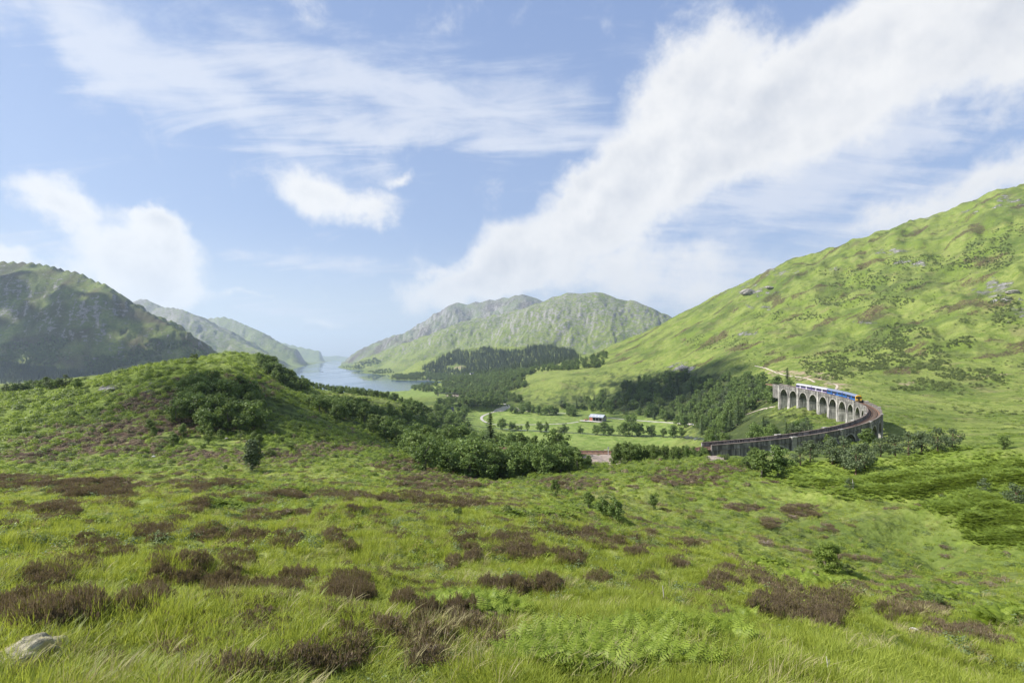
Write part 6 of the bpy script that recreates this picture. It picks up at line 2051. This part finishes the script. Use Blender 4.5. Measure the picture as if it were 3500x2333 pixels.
# ------------------------------------------------------------------ houses by the loch
M_SLATE = simple_mat('slate_roof', (0.12, 0.125, 0.135), 0.7, var=0.15)
M_HARL = simple_mat('white_harled_wall', (0.72, 0.70, 0.66), 0.9, var=0.06)
def house(px_, py_, L, D, H, RG, rz, label, wallm=M_HARL, chim=True):
    X_, Y_, Z_ = [float(v[0]) for v in hit(px_, py_)]
    h = empty('house', (X_, Y_, Z_), rz)
    tag(h, label, 'house')
    mb = MB()
    v_ = []
    for x0 in (-L / 2, L / 2):
        v_ += [(x0, -D / 2, -1), (x0, D / 2, -1), (x0, D / 2, H), (x0, 0, RG), (x0, -D / 2, H)]
    mb.add(v_, [(4, 3, 2, 1, 0), (5, 6, 7, 8, 9)] + [(j, (j + 1) % 5, 5 + (j + 1) % 5, 5 + j) for j in range(5) if j in (0, 1, 4)])
    mb.build('wall', wallm, h)
    mb = MB()
    for sy_ in (-1, 1):
        v_ = [(-L / 2 - .3, sy_ * (D / 2 + .4), H - .15), (L / 2 + .3, sy_ * (D / 2 + .4), H - .15), (L / 2 + .3, 0, RG + .1), (-L / 2 - .3, 0, RG + .1)]
        v_ += [(a, b, c + .15) for a, b, c in v_]
        mb.add(v_, [(0, 1, 2, 3), (7, 6, 5, 4), (0, 4, 5, 1), (1, 5, 6, 2), (3, 7, 4, 0)])
    rf = mb.build('roof', M_SLATE, h)
    if chim:
        for x0 in (-L / 2 + .7, L / 2 - .7):
            mb = MB(); mb.box((x0, 0, RG + .6), (0.9, 0.8, 1.6)); mb.build('chimney', wallm, rf)
    for x0 in np.linspace(-L / 2 + 2, L / 2 - 2, max(2, int(L / 4))):
        mb = MB(); mb.box((x0, -D / 2 - 0.02, H * 0.55), (1.1, 0.08, 1.5)); mb.build('window', M_GLASS, h)
    return h
house(1612, 1289, 16, 9, 8, 14, R(55), 'white gabled house among the trees above the loch')
house(1592, 1288, 10, 7, 5, 8, R(10), 'low white wing house left of the gabled house')
house(1462, 1297, 11, 7, 4.5, 7.5, R(-20), 'small white cottage on the far shore of the loch')
# slipway stones, small pier and boat
X_, Y_, Z_ = [float(v[0]) for v in hit(1448, 1301.5)]
jet = empty('jetty', (X_, Y_ - 6, 0.5), R(10))
tag(jet, 'pale stone jetty at the wooded shore of the loch', 'jetty')
mb = MB(); mb.box((0, 0, 0.2), (46, 7, 1.4)); mb.build('deck', M_PALE, jet)
for k in range(4):
    mb = MB(); mb.box((-18 + k * 12, -4.2, 0.0), (0.7, 0.7, 2.2)); mb.build('bollard', M_DARK, jet)
bt = empty('boat', (-640, 1750 * 90 / 52.0, 0.0), R(25))
bt.location = ((1102 - 1750) / F * (F * CZ / (1270 - HZ)), F * CZ / (1270 - HZ), 0.05)
tag(bt, 'small white motor boat out on the loch', 'boat')
mb = MB()
hull = [(-7, -2.2), (4, -2.3), (8, 0), (4, 2.3), (-7, 2.2)]
mb.add([(a * .9, b * .8, -0.4) for a, b in hull] + [(a, b, 1.7) for a, b in hull], [(4, 3, 2, 1, 0), (5, 6, 7, 8, 9)] + [(j, (j + 1) % 5, 5 + (j + 1) % 5, 5 + j) for j in range(5)])
mb.build('hull', M_WHITE, bt)
mb = MB(); mb.box((-0.5, 0, 2.5), (5, 3, 1.7), taper=0.85); mb.build('cabin', M_WHITE, bt)
mb = MB(); mb.box((2.02, 0, 2.6), (0.1, 2.3, 0.8)); mb.build('windscreen', M_GLASS, bt)
# road bridge over the river
X_, Y_, Z_ = [float(v[0]) for v in hit(1535, 1352)]
br = empty('road_bridge', (X_, Y_, Z_), R(6))
tag(br, 'dark low road bridge half hidden in the trees by the loch', 'bridge')
mb = MB(); mb.box((0, 0, 4.6), (46, 5, 0.9)); mb.build('deck', M_DARK, br)
for sy_ in (-2.4, 2.4):
    mb = MB(); mb.box((0, sy_, 6.0), (46, 0.15, 0.14)); mb.build('railing', M_ROOF, br)
for x0 in (-22, 0, 22):
    mb = MB(); mb.box((x0, 0, 1.9), (2.2, 4.6, 4.4)); mb.build('bridge_pier', M_WALL, br)
# poles in the meadow
for i, (px_, py_) in enumerate([(1583, 1440), (1588, 1442), (1592, 1440), (1597, 1441)]):
    X_, Y_, Z_ = [float(v[0]) for v in hit(px_, py_)]
    po = empty('utility_pole', (X_, Y_, Z_), 0.3)
    tag(po, '%s dark timber pole from the left at the meadow edge' % ordinal(i + 1), 'pole', 'timber poles at the meadow edge')
    mb = MB(); mb.tube([(0, 0, -0.5), (0, 0, 8.0)], [0.17, 0.12], 7); mb.build('shaft', M_DARK, po)
    mb = MB(); mb.box((0, 0, 7.4), (1.6, 0.14, 0.14)); mb.build('crossarm', M_DARK, po)
# white marker post by the railway
x_, y_, z_ = rail_left[np.abs(1750 + rail_left[:, 0] / rail_left[:, 1] * F - 2075).argmin()]
sp = empty('signal_post', (x_, y_ - 2.6, z_ - 0.2))
tag(sp, 'white marker post beside the railway between the trees', 'post')
mb = MB(); mb.tube([(0, 0, 0), (0, 0, 2.0)], 0.07, 8); mb.build('post', M_WHITE, sp)
mb = MB(); mb.box((0, -0.05, 1.75), (0.32, 0.06, 0.5)); mb.build('plate', M_WHITE, sp)

# ------------------------------------------------------------------ unseen clouds set on the sun's side to cast shade into the view
def cloud_mat():
    m, t, out = new_mat('cloud_vapour')
    d = t.new('ShaderNodeBsdfDiffuse', {'Color': (0.9, 0.9, 0.9)})
    tr = t.new('ShaderNodeBsdfTranslucent', {'Color': (0.9, 0.9, 0.9)})
    mx = t.new('ShaderNodeMixShader', {0: 0.5, 1: d.outputs[0], 2: tr.outputs[0]})
    t.l.new(mx.outputs[0], out.inputs[0])
    return m
M_CLOUD = cloud_mat()
bm = bmesh.new()
bmesh.ops.create_icosphere(bm, subdivisions=2, radius=1.0)
ico_v = np.array([v.co[:] for v in bm.verts])
ico_f = np.array([[v.index for v in f.verts] for f in bm.faces])
bm.free()
CLOUD_Z = 1900.0
def cloud(gx, gy, gz_, rx, ry, seed, label, n=170):
    """a cloud whose shadow falls on the ground round (gx, gy)"""
    g = np.random.default_rng(seed)
    k = (CLOUD_Z - gz_) / sun_dir.z
    c = np.array([gx, gy, gz_]) + np.array(sun_dir) * k
    V, Fc = [], []
    b = 0
    for i in range(n):
        a = g.uniform(0, 6.28)
        q_ = math.sqrt(g.uniform(0, 1))
        q_ = q_ * (1 + 0.35 * math.sin(3 * a + seed) + 0.2 * math.sin(7 * a))
        rad = min(rx, ry) * g.uniform(0.10, 0.26) * (1.15 - 0.6 * min(q_, 1.2))
        p = c + np.array([math.cos(a) * q_ * rx, math.sin(a) * q_ * ry, rad * 0.6 + (1 - min(q_, 1)) * g.uniform(0, 0.5) * min(rx, ry)])
        vv = ico_v * (rad * (1 + 0.18 * perlin(ico_v[:, 0] * 2 + i, ico_v[:, 1] * 2 + ico_v[:, 2] * 1.7, 3)))[:, None] * np.array([1, 1, 0.75])
        V.append(vv + p)
        Fc.append(ico_f + b)
        b += len(ico_v)
    o = obj('cloud', mesh_data('cloud', np.concatenate(V), np.concatenate(Fc), [M_CLOUD], None, True))
    tag(o, label, kind='stuff')
    return o
cloud(-92, 152, 80, 40, 28, 1, 'small unseen cloud placed to shade the knoll', 100)
cloud(-70, 260, 65, 40, 40, 2, 'small unseen cloud placed to shade the gully wood')
cloud(230, 770, 30, 140, 120, 3, 'unseen cloud placed to shade the dark wood', 95)
cloud(-1900, 1850, 250, 420, 260, 5, 'large unseen cloud placed to shade the dark mountain', 120)
cloud(-1350, 1750, 200, 330, 200, 6, 'second large unseen cloud placed to shade the dark mountain', 110)

# ------------------------------------------------------------------ haze
def haze():
    m, t, out = new_mat('valley_haze')
    v = t.new('ShaderNodeVolumePrincipled', {'Color': (0.66, 0.82, 1.0), 'Density': 7.0e-5, 'Anisotropy': 0.25})
    t.l.new(v.outputs[0], out.inputs['Volume'])
    x0, x1, y0, y1, z0, z1 = -19500, 19500, -3000, 20500, -12, 1080
    vs_ = [(x, y, z) for z in (z0, z1) for x, y in ((x0, y0), (x1, y0), (x1, y1), (x0, y1))]
    fs = [(3, 2, 1, 0), (4, 5, 6, 7), (0, 1, 5, 4), (1, 2, 6, 5), (2, 3, 7, 6), (3, 0, 4, 7)]
    tag(obj('haze', mesh_data('haze', vs_, fs, [m])), 'thin blue air filling the valley', kind='stuff')
haze()
